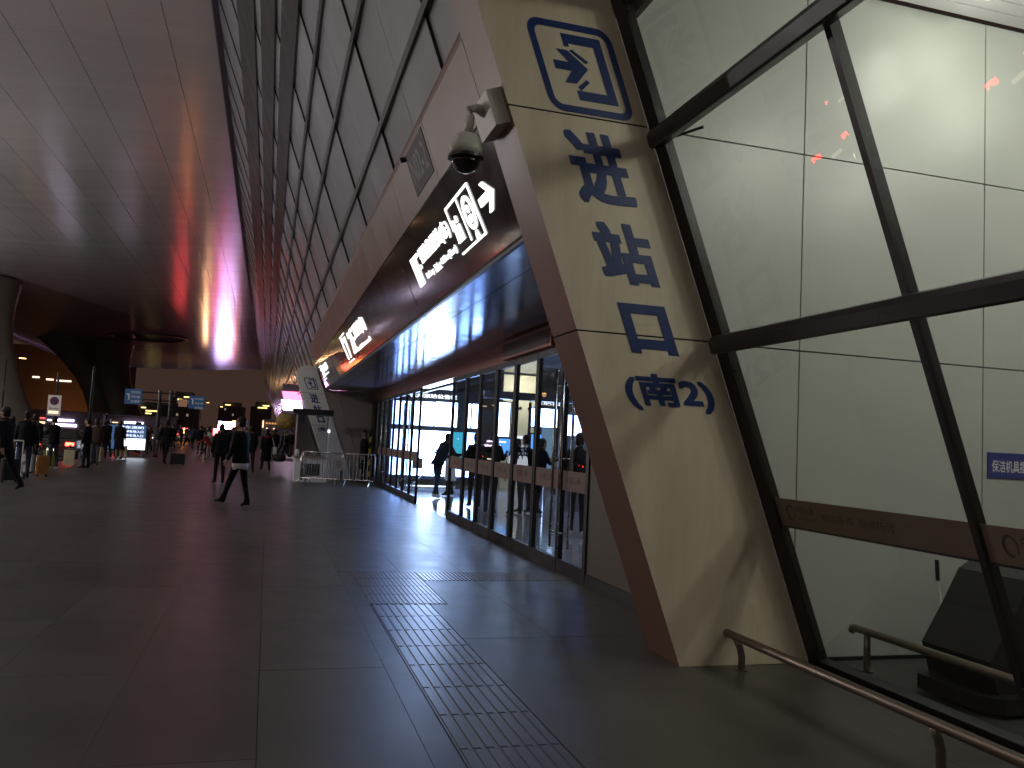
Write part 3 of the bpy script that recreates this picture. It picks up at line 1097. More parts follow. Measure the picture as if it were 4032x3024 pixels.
# LED display box over the doors
ld = thing('led_display', 'unlit red-brown character display box above the near doors', 'display', (3.6, 11.9, 2.97))
p = MB().box(3.56, 3.663, 10.6, 13.1, 2.955, 3.235)
part('case', p, M['beam'], ld)
p = MB().box(3.552, 3.559, 10.68, 13.02, 2.99, 3.20)
q = part('screen', p, mat('led_screen', (0.05, 0.015, 0.012), 0.35, noise=(4, 0.2)), ld)
p = MB()
put_text(p, '欢迎乘车请提前进站验票', 2.2, 0.15, lambda u, v, d: (3.5515, 12.95 - u, 3.02 + v), 0.01)
part('lettering', p, mat('led_dim', (0.16, 0.06, 0.05), 0.5, noise=(9, 0.2)), q)

# dome camera on the pylon
cc = thing('dome_camera', 'white dome security camera on a gooseneck bracket beside the pylon', 'security camera', (1.3, 5.98, 3.6))
p = MB()
p.hexa([lean(PX, 5.86, 3.99, 0.0), lean(PX, 6.28, 3.99, 0.0), lean(PX, 6.28, 3.99, 0.115), lean(PX, 5.86, 3.99, 0.115),
        lean(PX, 5.86, 4.24, 0.0), lean(PX, 6.28, 4.24, 0.0), lean(PX, 6.28, 4.24, 0.115), lean(PX, 5.86, 4.24, 0.115)])
part('junction_box', p, M['camwhite'], cc)
c0 = Vector(lean(PX, 6.05, 4.14, 0.10))
dc = Vector((1.285, 6.03, 3.745))
p = MB()
p.tube([c0, c0 + Vector((-0.07, -0.005, 0.02)), c0 + Vector((-0.12, -0.01, 0.0)), (dc.x + 0.02, dc.y, dc.z + 0.30), (dc.x, dc.y, dc.z + 0.13)], [0.042, 0.036, 0.034, 0.034, 0.04], 12)
part('gooseneck', p, M['camwhite'], cc, True)
p = MB().lathe([(0.04, dc.z + 0.17), (0.075, dc.z + 0.155), (0.105, dc.z + 0.12), (0.122, dc.z + 0.06), (0.125, dc.z - 0.005)], dc.x, dc.y, 24)
part('housing', p, M['camwhite'], cc, True)
p = MB().lathe([(0.124, dc.z - 0.004), (0.134, dc.z - 0.008), (0.134, dc.z - 0.03), (0.11, dc.z - 0.034)], dc.x, dc.y, 24)
part('collar', p, M['black'], cc)
p = MB().lathe([(0.108 * math.cos(R(a)), dc.z - 0.033 - 0.105 * math.sin(R(a))) for a in (0, 15, 30, 45, 60, 75, 88)], dc.x, dc.y, 24)
part('dome', p, M['dome'], cc, True)

# ================================================================== glass doors
DX = 3.70


def door_leaf(y0, y1, handle=None, rowset=True):
    t = thing('glass_door', '', 'door', (DX, (y0 + y1) / 2, 0), 'framed glass door leaves of the entrance')
    p = MB().box(DX - 0.004, DX + 0.008, y0 + 0.03, y1 - 0.03, 0.16, 2.86)
    part('pane', p, M['doorglass'], t)
    for (a, b) in ((y0, y0 + 0.055), (y1 - 0.055, y1)):
        p = MB().box(DX - 0.03, DX + 0.03, a, b, 0.0, 2.94)
        part('stile', p, M['dark'], t)
    p = MB().box(DX - 0.032, DX + 0.032, y0, y1, 0.0, 0.17)
    part('bottom_rail', p, M['dark'], t)
    p = MB().box(DX - 0.032, DX + 0.032, y0, y1, 2.85, 2.94)
    part('top_rail', p, M['dark'], t)
    p = MB().box(DX - 0.011, DX - 0.0055, y0 + 0.05, y1 - 0.05, 1.05, 1.30)
    s = part('banner_strip', p, M['strip'], t)
    p = MB()
    put_text(p, '中国人寿', (y1 - y0) * 0.5, 0.09, lambda u, v, d: (DX - 0.0115, y1 - (y1 - y0) * 0.22 - u, 1.14 + v), 0.01)
    part('lettering', p, M['stripink'], s)
    for hy in (handle or ()):
        p = MB()
        for sx in (-0.075, 0.075):
            p.tube([(DX + sx, hy, 0.30), (DX + sx, hy, 2.62)], 0.019, 10)
            for zz in (0.5, 1.45, 2.4):
                p.tube([(DX, hy, zz), (DX + sx, hy, zz)], 0.012, 6)
        part('pull_bar', p, M['steel'], t, True)
    return t


leaves = [(9.36, 10.32, (10.2,)), (10.34, 11.46, (10.48,)), (11.48, 12.60, None), (12.62, 13.74, None), (13.76, 14.88, None), (14.90, 16.02, None), (16.04, 17.30, None)]
txt = ['nearest glass door leaf, beside the tan side wall', 'second near glass door leaf with a tall steel pull bar', 'third near glass door leaf, right of the pull bars seen from the opening', 'fourth near glass door leaf, a middle one of the closed row', 'fifth near glass door leaf, a middle one of the closed row',
       'sixth near glass door leaf, second beside the open doorway', 'glass door leaf bounding the open doorway on its near side']
for (a, b, h), s in zip(leaves, txt):
    door_leaf(a, b, h)["label"] = s
far_l = [(21.2, 22.35), (22.37, 23.52), (23.54, 24.69), (24.71, 25.86), (25.88, 27.03), (27.05, 28.2), (28.22, 29.37), (29.39, 30.54)]
txt = ['glass door leaf bounding the open doorway on its far side', 'second glass door leaf beyond the open doorway', 'third glass door leaf beyond the open doorway', 'fourth glass door leaf beyond the open doorway', 'fifth glass door leaf beyond the open doorway',
       'sixth glass door leaf beyond the open doorway', 'seventh glass door leaf beyond the open doorway', 'farthest glass door leaf, beside the hazard-striped post']
for (a, b), s in zip(far_l, txt):
    door_leaf(a, b, (b - 0.12,) if a in (22.37, 27.05) else None)["label"] = s
p = MB().box(DX - 0.05, DX + 0.06, 9.27, 9.355, 0, 2.942)
part('jamb', p, M['dark'], po)
p = MB().box(DX - 0.05, DX + 0.06, 30.55, YE, 0, 2.942)
part('jamb', p, M['dark'], po)
p = MB().box(DX - 0.02, DX + 0.06, 17.32, 21.18, 2.80, 2.86)
part('door_track', p, M['dark'], po)
p = MB().box(3.684, 3.80, 9.36, 30.5, -0.2, 0.002)
part('threshold', p, M['steel'], po)
# hazard striped post beside the far doors
hp = thing('hazard_post', 'yellow and black striped post by the farthest door', 'post', (3.45, 29.6, 0))
for k in range(9):
    p = MB().hexa([(3.41, 29.55, 0.2 * k), (3.49, 29.55, 0.2 * k + .07), (3.49, 29.63, 0.2 * k + .07), (3.41, 29.63, 0.2 * k),
                   (3.41, 29.55, 0.2 * k + .2), (3.49, 29.55, 0.2 * k + .27), (3.49, 29.63, 0.2 * k + .27), (3.41, 29.63, 0.2 * k + .2)])
    part('stripe', p, M['hazard'] if k % 2 else M['black'], hp)

# ================================================================== lobby behind the doors
lob = struct_empty('lobby_shell', (8, 20, 0))
p = MB().box(3.81, 16, 6.4, 36, -0.2, 0.001)
part('lobby_floor', p, M['lobbyfloor'], lob)
p = MB().box(3.81, 16, 6.4, 36, 4.25, 4.4)
part('lobby_ceiling', p, M['soffit'], lob)
p = MB().box(3.81, 16, 35.9, 36, 0, 4.3)
part('far_wall', p, M['lobbywall'], lob)
p = MB().box(15.9, 16, 6.4, 36, 0, 4.3)
part('back_wall', p, M['lobbywall'], lob)
p = MB().box(3.81, 16, 6.36, 6.4, 0, 4.3)
part('near_wall', p, M['tan_wall'], lob)
p = MB().box(3.81, 3.86, 6.4, 36, 2.95, 4.3)
part('lintel_wall', p, M['lobbydark'], lob)
p = MB().box(6.55, 13, 26.0, 26.35, 3.06, 3.30)
part('bulkhead', p, M['lobbydark'], lob)
for lx, ly in ((5.3, 9.6), (5.4, 24.8), (6.0, 21.5), (5.6, 13), (8.5, 13), (8.5, 19), (11, 22)):  # panel nearest the pylon is added to put highlights on the pull bars
    t = thing('lobby_light', {(5.3, 9.6): 'lobby ceiling light panel added to brighten the pull bars, pylon side', (6.0, 21.5): 'lobby ceiling light panel above the bending man', (5.6, 13): 'lobby ceiling light panel behind the nearest door leaves', (8.5, 13): 'lobby ceiling light panel deep behind the nearest leaves', (8.5, 19): 'lobby ceiling light panel above the queue', (11, 22): 'deepest lobby ceiling light panel'}.get((lx, ly)) if ly < 24 else 'bright ceiling panel just behind the notice board doorway', 'ceiling light', (lx, ly, 4.2), 'lobby ceiling lights')
    p = MB().box(lx - 0.5, lx + 0.5, ly - 0.16, ly + 0.16, 4.215, 4.245)
    part('tray', p, M['white'], t)
    p = MB().box(lx - 0.46, lx + 0.46, ly - 0.12, ly + 0.12, 4.205, 4.214)
    part('diffuser', p, M['lobbylight'], t)
    lamp('lobby_lamp', 'AREA', (lx, ly, 4.19), P_LOBBY, (0.72, 0.84, 1.0), 0.7, parent=t)

nb = thing('notice_board', 'tall glowing white notice board wall facing the doorway', 'notice board', (5.4, 28.1, 0))
p = MB().box(3.86, 7.05, 28.02, 28.25, 0.30, 3.32)
part('case', p, M['lobbydark'], nb)
for (x0, x1, z0, z1, m) in ((3.95, 4.55, 2.10, 2.88, 'board2'), (4.62, 5.35, 2.10, 2.90, 'board'), (5.40, 6.15, 2.10, 2.92, 'board'), (6.42, 6.62, 2.10, 2.92, 'board'), (6.68, 6.98, 2.10, 2.92, 'board'),
                            (3.95, 4.5, 0.42, 1.93, 'board2'), (4.52, 5.1, 0.42, 1.93, 'board'), (5.12, 6.02, 0.42, 1.93, 'board'), (6.50, 6.98, 0.42, 1.93, 'board2')):
    p = MB().box(x0, x1, 28.005, 28.018, z0, z1)
    part('light_panel', p, M[m], nb)
p = MB().box(6.06, 6.46, 28.005, 28.018, 1.05, 1.93)
part('poster', p, M['teal'], nb)
p = MB().box(6.06, 6.46, 28.005, 28.018, 0.42, 1.03)
part('light_panel', p, M['board2'], nb)
p = MB()
put_text(p, '杭州东站公告栏', 1.62, 0.15, lambda u, v, d: (4.50 + u, 28.015 - d, 3.03 + v), 0.03, 0.01)
part('lettering', p, emis('board_letters', (0.8, 0.9, 1.0), 2.5), nb)
for xx in (4.2, 6.8):
    p = MB().box(xx - .05, xx + .05, 27.98, 28.2, 0, 0.3)
    part('leg', p, M['steel'], nb)
up = thing('light_box', 'white glowing light box above the notice board', 'light box', (5.4, 29, 3.4))
p = MB().box(4.1, 6.3, 29.0, 29.15, 3.38, 4.2)
part('case', p, M['lobbydark'], up)
p = MB().box(4.14, 6.26, 28.985, 28.998, 3.42, 4.16)
part('light_panel', p, M['board'], up)

wb = thing('steel_stand', 'low grey steel stand at the foot of the notice board', 'stand', (4.8, 26.6, 0))
p = MB()
p.tube([(4.3, 26.6, 0.12), (5.9, 26.6, 0.12)], 0.03, 8)
p.tube([(4.3, 26.9, 0.12), (5.9, 26.9, 0.12)], 0.03, 8)
part('base_bars', p, M['steel'], wb)
p = MB()
p.tube([(4.45, 26.6, 0.12), (4.95, 26.6, 0.62)], 0.02, 6)
p.tube([(5.75, 26.6, 0.12), (5.4, 26.6, 0.62)], 0.02, 6)
part('braces', p, M['steel'], wb)
nc = thing('small_sign', 'small brown square sign in front of the glowing board', 'sign', (4.55, 25.8, 0))
p = MB().box(4.33, 4.66, 25.78, 25.80, 0.72, 1.05)
part('panel', p, M['strip'], nc)
p = MB().tube([(4.5, 25.83, 0), (4.5, 25.83, 0.72)], 0.012, 6)
part('post', p, M['steel'], nc)

sb = thing('screen_wall', 'second bright screen group deeper inside the lobby', 'screen', (8.3, 27.1, 0))
for (x0, x1, z0, z1, m) in ((7.34, 7.72, 1.86, 2.98, 'board'), (7.40, 7.78, 1.24, 1.78, 'bluescr'), (8.50, 9.40, 2.25, 2.86, 'board'), (8.52, 8.95, 1.33, 1.98, 'bluescr'), (9.6, 10.3, 1.9, 2.7, 'board2')):
    p = MB().box(x0, x1, 26.985, 26.998, z0, z1)
    part('light_panel', p, M[m], sb)
    p = MB().box(x0 - .05, x1 + .05, 27.0, 27.12, z0 - .05, z1 + .05)
    part('case', p, M['lobbydark'], sb)
for xx in (7.3, 7.85, 8.45, 9.45):
    p = MB().box(xx - .035, xx + .035, 27.02, 27.1, 0, 3.05)
    part('post', p, M['dark'], sb)
p = MB()
put_text(p, '出站口', 0.9, 0.16, lambda u, v, d: (8.55 + u, 26.9 - d, 2.98 + v), 0.02, 0.01)
part('lettering', p, M['litdim'], sb)
cw = thing('cream_wall', 'cream lobby wall section with two round speakers', 'wall', (9.1, 30, 0))
p = MB().box(8.3, 9.75, 30.0, 30.2, 0, 4.2)
part('panel', p, mat('cream_lit_wall', (0.62, 0.60, 0.48), 0.6, noise=(2, 0.08)), cw)
for xx in (8.98, 9.33):
    p = MB().tube([(xx, 29.96, 2.97), (xx, 30.0, 2.97)], 0.06, 14)
    part('speaker', p, M['black'], cw)
p = MB().box(8.9, 9.5, 29.96, 29.998, 1.84, 1.92)
part('light_strip', p, M['litdim'], cw)
lamp('wall_washer', 'AREA', (9.0, 28.6, 4.1), 60, (1.0, 0.93, 0.72), 0.5, (R(35), 0, 0), parent=cw)
bp_ = thing('pale_blue_panel', 'tall pale blue standing panel inside the lobby', 'panel', (7.4, 22, 0))
p = MB().box(7.25, 7.56, 22.0, 22.05, 0.9, 2.10)
part('sheet', p, M['ltblue'], bp_)
p = MB().box(7.36, 7.44, 22.0, 22.05, 0, 0.9)
part('post', p, M['steel'], bp_)
dv = thing('ticket_machine', 'dark ticket machine with a red light strip inside the lobby', 'ticket machine', (7.5, 20, 0))
p = MB().cbox(7.2, 7.85, 20.0, 20.5, 0, 1.9, 0.03)
part('body', p, M['farbldg'], dv)
p = MB().box(7.28, 7.77, 19.985, 19.998, 1.35, 1.8)
part('screen', p, mat('dim_screen', (0.05, 0.07, 0.10), 0.2, noise=(2, 0.2), emit=(0.05, 0.08, 0.13), es=0.6), dv)
p = MB().box(7.3, 7.7, 19.985, 19.998, 1.25, 1.27)
part('light_strip', p, emis('red_strip', (1, 0.15, 0.15), 1.2), dv)

# ================================================================== upper curtain wall
cw_ = thing('curtain_wall', 'tall leaning grey panel facade with dark bars and fins above the portal', 'facade', (0.5, 30, 5))
rows = [(5.02, 7.0), (7.10, 8.50), (8.61, 9.86), (9.99, 11.0), (12.02, 12.5), (13.72, 14.38), (16.42, 19.75)]
bands = [(7.0, 7.10), (8.50, 8.61), (9.86, 9.99), (11.0, 12.02), (12.5, 13.72), (14.38, 16.42)]
yc = [6.04 + 2.14 * i for i in range(30)]
base = {}
for r, (z0, z1) in enumerate(rows):
    for i in range(-2, 28):
        par = i % 2
        k = (r, par)
        y0 = 6.04 + 2.14 * i
        if k not in base:
            p = MB()
            oa, ob = ((0.0, 0.0) if par == 0 else (0.0, -0.035))
            q = MB().hexa([lean(GW, y0 + .012, z0, -0.12), lean(GW, y0 + 2.128, z0, -0.12), lean(GW, y0 + 2.128, z0, ob), lean(GW, y0 + .012, z0, oa),
                           lean(GW, y0 + .012, z1, -0.12), lean(GW, y0 + 2.128, z1, -0.12), lean(GW, y0 + 2.128, z1, ob), lean(GW, y0 + .012, z1, oa)])
            base[k] = (part('pane', q, M['frosted'], cw_), y0)
        else:
            s, yy = base[k]
            inst(s, cw_, (0, y0 - yy, 0))
q = MB()
for (z0, z1) in rows:
    y0 = 6.04 + 2.14 * 28
    while y0 < 250:
        par = int(round((y0 - 6.04) / 2.14)) % 2
        oa, ob = ((0.0, 0.0) if par == 0 else (0.0, -0.035))
        q.hexa([lean(GW, y0 + .012, z0, -0.12), lean(GW, y0 + 2.128, z0, -0.12), lean(GW, y0 + 2.128, z0, ob), lean(GW, y0 + .012, z0, oa),
                lean(GW, y0 + .012, z1, -0.12), lean(GW, y0 + 2.128, z1, -0.12), lean(GW, y0 + 2.128, z1, ob), lean(GW, y0 + .012, z1, oa)])
        y0 += 2.14
o = part('distant_panes', q, M['frosted'], cw_)
o["kind"] = "stuff"
for j, (z0, z1) in enumerate(bands):
    p = MB()
    thin = z1 - z0 < 0.4
    pbox(p, GW, 1.7, 255, z0, z1, -0.12, 0.05 if thin else 0.06)
    part('transom' if thin else 'dark_band', p, M['dark'] if thin else M['bandmetal'], cw_)
p = MB()
pbox(p, GW, 1.7, 255, 4.9, 20.1, -0.20, -0.125)
part('backing', p, M['gap'], cw_)
p = MB()
pbox(p, GW, 1.7, 255, 19.75, 20.6, -0.1, 0.25)
part('top_trim', p, M['dark'], cw_)
fin0 = None
for i in range(22):
    y0 = 6.04 + 4.28 * i
    if fin0 is None:
        p = MB()
        for (z0, z1) in rows:
            pbox(p, GW, y0 - .010, y0 + .010, z0, z1, -0.05, 0.008)
        fin0 = part('fin', p, M['dark'], cw_)
    else:
        inst(fin0, cw_, (0, 4.28 * i, 0))
# lower facade strip beyond the portal
lf = thing('lower_facade', 'dark glazed ground floor facade beyond the far slanted pylon', 'facade', (4, 100, 0))
for k in range(18):
    a = 32.4 + 12.0 * k
    p = MB()
    pbox(p, GW, a + .1, a + 11.9, 0.0, 4.85, -0.06, 0.0)
    part('glass_bay', p, M['bandmetal'], lf)
    p = MB()
    pbox(p, GW, a - .1, a + .1, 0.0, 4.9, -0.06, 0.15)
    part('mullion', p, M['finmetal'], lf)
p = MB()
pbox(p, GW, 32.4, 250, 4.86, 4.98, -0.06, 0.3)
part('ledge', p, M['cream'], lf)

# far slanted pylon
fp = thing('entrance_pylon', 'smaller far cream slanted pylon lettered in blue, partly behind a black sign', 'pylon', (2.4, 31.6, 0))
FX = PX - 0.83


def fprof(z0, z1, rnd):
    if not rnd:
        return [(FX - SL * z0, z0), (PX - 0.01 - SL * z0, z0), (PX - 0.01 - SL * z1, z1), (FX - SL * z1, z1)]
    r = 0.42
    zc = z1 - r
    arc = []
    for k in range(9):
        a = R(180 - 90 * k / 8)
        arc.append((FX - SL * zc + r + r * math.cos(a) - 0.10 * math.sin(a), zc + r * math.sin(a)))
    return [(FX - SL * z0, z0), (PX - 0.01 - SL * z0, z0), (PX - 0.01 - SL * z1, z1)] + arc[::-1]


for (z0, z1, rn) in ((0, 1.95, False), (1.965, 3.12, False), (3.135, 4.09, True)):
    p = MB()
    pf = fprof(z0, z1, rn)
    p.prism([(x, YE - 0.03, z) for x, z in pf], [(x, YE + 0.45, z) for x, z in pf])
    part('pylon_panel', p, M['white'], fp)
blue_set(fp, [('进', 2.76, .545, .475), ('站', 2.38, .49, .47), ('口', 2.05, .40, .42), ('(南1)', 1.73, .285, .74)], FX, YE - 0.03, 0.62, 0.25, 3.67, '1', 0.004)

# ================================================================== canopy
canopy = struct_empty('canopy_ceiling', (-20, 60, 18))


def cz(X):
    """height of the canopy underside: a gentle vault that flattens outwards"""
    z, x = 20.0, 0.0
    while x < abs(X):
        h = min(0.25, abs(X) - x)
        sl_ = 0.0088 * x if x < 13 else max(0.03, 0.1144 - 0.011 * (x - 13))
        z -= sl_ * h
        x += h
    return z


xj = [-3.42 - 2.25 * i for i in range(21)]
for i in range(20):
    p = MB()
    a, b = xj[i] - 0.014, xj[i + 1] + 0.014
    p.hexa([(b, -45, cz(b)), (a, -45, cz(a)), (a, 256, cz(a)), (b, 256, cz(b)), (b, -45, cz(b) + .1), (a, -45, cz(a) + .1), (a, 256, cz(a) + .1), (b, 256, cz(b) + .1)])
    part('ceiling_panel', p, M['ceil'], canopy)
p = MB()
for i in range(20):
    a, b = xj[i], xj[i + 1]
    p.hexa([(b, -45, cz(b) + .2), (a, -45, cz(a) + .2), (a, 256, cz(a) + .2), (b, 256, cz(b) + .2), (b, -45, cz(b) + .9), (a, -45, cz(a) + .9), (a, 256, cz(a) + .9), (b, 256, cz(b) + .9)])
part('roof_slab', p, M['gap'], canopy)
p = MB()
p.rings([[(xj[0], 256.05, cz(xj[0]) - .05), (xj[0], 256.9, cz(xj[0]) - .05), (xj[0], 256.9, cz(xj[0]) + 1.2), (xj[0], 256.05, cz(xj[0]) + 1.2)]] +
        [[(x, 256.05, cz(x) - .05), (x, 256.9, cz(x) - .05), (x, 256.9, cz(x) + 1.2), (x, 256.05, cz(x) + 1.2)] for x in xj[1:]])
part('rim', p, M['canopyleg'], canopy)
p = MB().rings([[(xj[20], y, cz(xj[20]) - .6), (xj[20] - 1.2, y, cz(xj[20]) - .3), (xj[20] - 1.2, y, cz(xj[20]) + 1), (xj[20], y, cz(xj[20]) + 1)] for y in (-45, 256)])
part('edge_beam', p, M['canopyleg'], canopy)


def canopy_leg(label, bx, by, tx, ty, wb, wt):
    t = thing('canopy_support', label, 'canopy support', (bx, by, 0), 'sculpted legs carrying the canopy')
    rg = []
    for s in (0, .12, .28, .45, .6, .74, .85, .93, .98, 1.0):
        z = -0.2 + s * (cz(tx) - 0.05 + .2)
        k = s ** 1.2
        a = wb * (1 - .25 * math.sin(math.pi * s)) + (wt - wb) * s ** 3.2
        b = 0.5 * wb * (1 - .25 * math.sin(math.pi * s)) + (wt * .8 - .5 * wb) * s ** 3.6
        cx, cy = bx + (tx - bx) * k, by + (ty - by) * k
        zz = []
        for q in range(28):
            an = 2 * math.pi * q / 28
            x = cx + a * math.cos(an)
            y = cy + b * math.sin(an)
            zz.append((x, y, min(z, cz(x) - .02)))
        rg.append(zz)
    p = MB().rings(rg)
    part('shaft', p, M['canopyleg'], t, True)
    return t


canopy_leg('broad slanting canopy leg at the left edge of the picture', -31.5, 113, -37, 112, 5.4, 7.5)
canopy_leg('second broad canopy leg, behind the tall thin pole', -28.5, 185, -36, 184, 6.0, 9.0)
for lbl, x, y, rx, ry in (('dark oval skylight opening in the far canopy ceiling', -23, 172, 6.5, 7),):
    t = thing('skylight', lbl, 'skylight', (x, y, cz(x)))
    n = 36
    p = MB()
    ring_band(p, [((rx + .5) * math.cos(2 * math.pi * q / n), (ry + .5) * math.sin(2 * math.pi * q / n)) for q in range(n)],
              [(rx * math.cos(2 * math.pi * q / n), ry * math.sin(2 * math.pi * q / n)) for q in range(n)], lambda u, v, d: (x + u, y + v, cz(x + u) - .03 - d), 0, .25)
    part('rim', p, M['canopyleg'], t)
    p = MB()
    pts = [(rx * math.cos(2 * math.pi * q / n), ry * math.sin(2 * math.pi * q / n)) for q in range(n)]
    p.prism([(x + u, y + v, cz(x + u) - .06) for u, v in pts], [(x + u, y + v, cz(x + u) - .02) for u, v in pts])
    part('dark_glass', p, M['bandmetal'], t)
# canopy fill lights, added out of view overhead and behind the viewpoint
for i, (x, y) in enumerate(((-7, 16), (-7, -4), (-17, 16), (-17, -4), (-27, 22), (-27, 2))):
    t = thing('canopy_fill_light', ['added canopy fill light overhead, nearest the facade', 'added canopy fill light behind the viewpoint, nearest the facade', 'added canopy fill light overhead in the middle row', 'added canopy fill light behind the viewpoint in the middle row', 'added canopy fill light overhead in the outer row', 'added canopy fill light behind the viewpoint in the outer row'][i], 'ceiling light', (x, y, cz(x)), 'added canopy fill lights')
    p = MB().lathe([(0.5, cz(x) - .12), (0.55, cz(x) - .01)], x, y, 20)
    part('trim_ring', p, M['white'], t)
    p = MB().lathe([(0.40, cz(x) - .14), (0.42, cz(x) - .125)], x, y, 20)
    part('lens', p, M['downlight'], t)
    lamp('fill_lamp', 'AREA', (x, y, cz(x) - .2), P_CANOPY, (1.0, 0.94, 0.88), 0.9, parent=t)


# ================================================================== street lamps
def street_lamp(label, x, y, h, side, power, grp='sodium street lamps along the road'):
    t = thing('street_lamp', label, 'street lamp', (x, y, -0.16), grp)
    p = MB().tube([(x, y, -.16), (x, y, h * .6), (x, y, h - .4), (x + side * .3, y, h - .08), (x + side * 1.3, y, h)], [.10, .075, .06, .05, .045], 10)
    part('pole', p, M['dark'], t, True)
    p = MB().hexa([(x + side * 1.1, y - .16, h - .06), (x + side * 1.9, y - .16, h - .04), (x + side * 1.9, y + .16, h - .04), (x + side * 1.1, y + .16, h - .06),
                   (x + side * 1.2, y - .1, h + .1), (x + side * 1.8, y - .1, h + .08), (x + side * 1.8, y + .1, h + .08), (x + side * 1.2, y + .1, h + .1)])
    q = part('lamp_head', p, M['dark'], t)
    p = MB().box(min(x + side * 1.2, x + side * 1.8), max(x + side * 1.2, x + side * 1.8), y - .12, y + .12, h - .10, h - .062)
    part('lens', p, M['sodium'], q)
    lamp('street_lamp_light', 'POINT', (x + side * 1.5, y, h - .3), power, (1.0, 0.52, 0.25), 0.25, parent=t)


street_lamp('unseen sodium street lamp added on the road behind the viewpoint', -15, -12, 8.5, 1, P_STREET)  # near street lamps are added out of view for orange light on the portal
street_lamp('unseen sodium street lamp added on the road left of the viewpoint', -15, 10, 8.5, 1, P_STREET)
street_lamp('unseen sodium street lamp added on the road beyond the left picture edge', -17, 30, 8.5, 1, P_STREET)
street_lamp('distant orange street lamp by the left canopy leg', -27.1, 100, 8.3, 1, 10)
street_lamp('distant orange street lamp beyond the gantry', -16.6, 225, 8.5, 1, P_FARST)

def added_globe_lamp(label, x, y, h, power):  # globe lamps are added out of view to lift the ceiling and facade
    t = thing('added_globe_lamp', label, 'street lamp', (x, y, -0.16), 'unseen white globe lamps added for fill light')
    p = MB().lathe([(.14, -.16), (.14, .1), (.07, .2), (.055, h - .5), (.05, h - .32), (.12, h - .27)], x, y, 12)
    part('pole', p, M['dark'], t, True)
    p = MB().lathe([(.10, h - .26), (.22, h - .18), (.28, h), (.22, h + .18), (.08, h + .27)], x, y, 16)
    part('globe', p, M['globe'], t, True)
    for k in range(3):
        a = 2 * math.pi * k / 3
        p = MB().tube([(x, y, h - .6), (x + .3 * math.cos(a), y + .3 * math.sin(a), h - .35), (x + .29 * math.cos(a), y + .29 * math.sin(a), h)], .012, 6)
        part('bracket', p, M['dark'], t)
    lamp('globe_fill_light', 'POINT', (x, y, h + .65), power, (1.0, 0.95, 0.94), 0.2, parent=t)


M['globe'] = emis('globe_glass', (1.0, 0.93, 0.88), 12)
for lb, x, y, h, pw in (('added unseen globe lamp on the road left of the entrance', -16, 25, 6.5, 1500), ('added unseen globe lamp on the road behind the viewpoint', -15, -3, 6.5, 420), ('added unseen globe lamp across the road, second beyond the picture edge', -27, 52, 6.5, 2600), ('added unseen globe lamp across the road, third beyond the picture edge', -40, 80, 6.5, 4000)):
    added_globe_lamp(lb, x, y, h, pw)

# ================================================================== far lit signs and shops
t = thing('lit_billboard', 'glaring white and violet lit sign behind the walking man', 'billboard', (-13.2, 290, 0))
p = MB().box(-15.8, -10.4, 290, 290.5, 2.1, 4.95)
part('case', p, M['black'], t)
p = MB().box(-15.7, -11.5, 289.95, 289.99, 2.2, 4.5)
part('panel', p, M['signwhite'], t)
p = MB().box(-11.4, -10.5, 289.95, 289.99, 3.0, 4.9)
part('end_panel', p, M['orange'], t)
for x in (-15, -11.2):
    p = MB().tube([(x, 290.2, -.2), (x, 290.2, 2.2)], .15, 8)
    part('post', p, M['dark'], t)
t = thing('red_signal_board', 'glowing red signal board low behind the crowd', 'signal', (-12.4, 235, 0))
p = MB().box(-14.0, -10.9, 235, 235.3, 0.2, 2.05)
part('case', p, M['black'], t)
p = MB().box(-13.9, -11.0, 234.95, 234.99, 0.3, 2.0)
part('panel', p, M['redbig'], t)
for x in (-13.2, -11.6):
    p = MB().tube([(x, 235.15, -.2), (x, 235.15, .3)], .08, 8)
    part('post', p, M['dark'], t)
t = thing('orange_beacon', 'orange glowing beacon on a trestle in the crowd', 'beacon', (-10.3, 115, 0))
p = MB().lathe([(.10, 1.05), (.32, 1.10), (.34, 1.35), (.25, 1.5), (.08, 1.56)], -10.3, 115, 14)
part('lens', p, M['orange'], t)
p = MB()
for s in (-1, 1):
    p.tube([(-10.3 + s * .4, 115, -.16), (-10.3, 115, 1.06)], .05, 6)
part('trestle', p, M['dark'], t)
t = thing('red_signal_board', 'glowing red signal board at the roadside, half hidden by people', 'signal', (-17.4, 195, 0))
p = MB().box(-18.4, -16.4, 195, 195.25, 0.6, 1.75)
part('case', p, M['black'], t)
p = MB().box(-18.3, -16.5, 194.96, 194.99, 0.65, 1.7)
part('panel', p, M['redbig'], t)
p = MB().tube([(-17.4, 195.12, -.2), (-17.4, 195.12, .65)], .08, 8)
part('post', p, M['dark'], t)


def shop(label, x0, x1, y, h, lights):
    t = thing('shop_row', label, 'shops', ((x0 + x1) / 2, y, -0.16), 'lit shop rows across the road')
    p = MB().box(x0, x1, y, y + 8, -.16, h)
    part('wall', p, M['farbldg'], t)
    p = MB().box(x0 - .4, x1 + .4, y - .8, y + 8.3, h, h + .25)
    part('roof', p, M['farbldg'], t)
    for (a, b, z0, z1, m) in lights:
        p = MB().box(a, b, y - .1, y - .02, z0, z1)
        part('lit_sign', p, M[m], t)


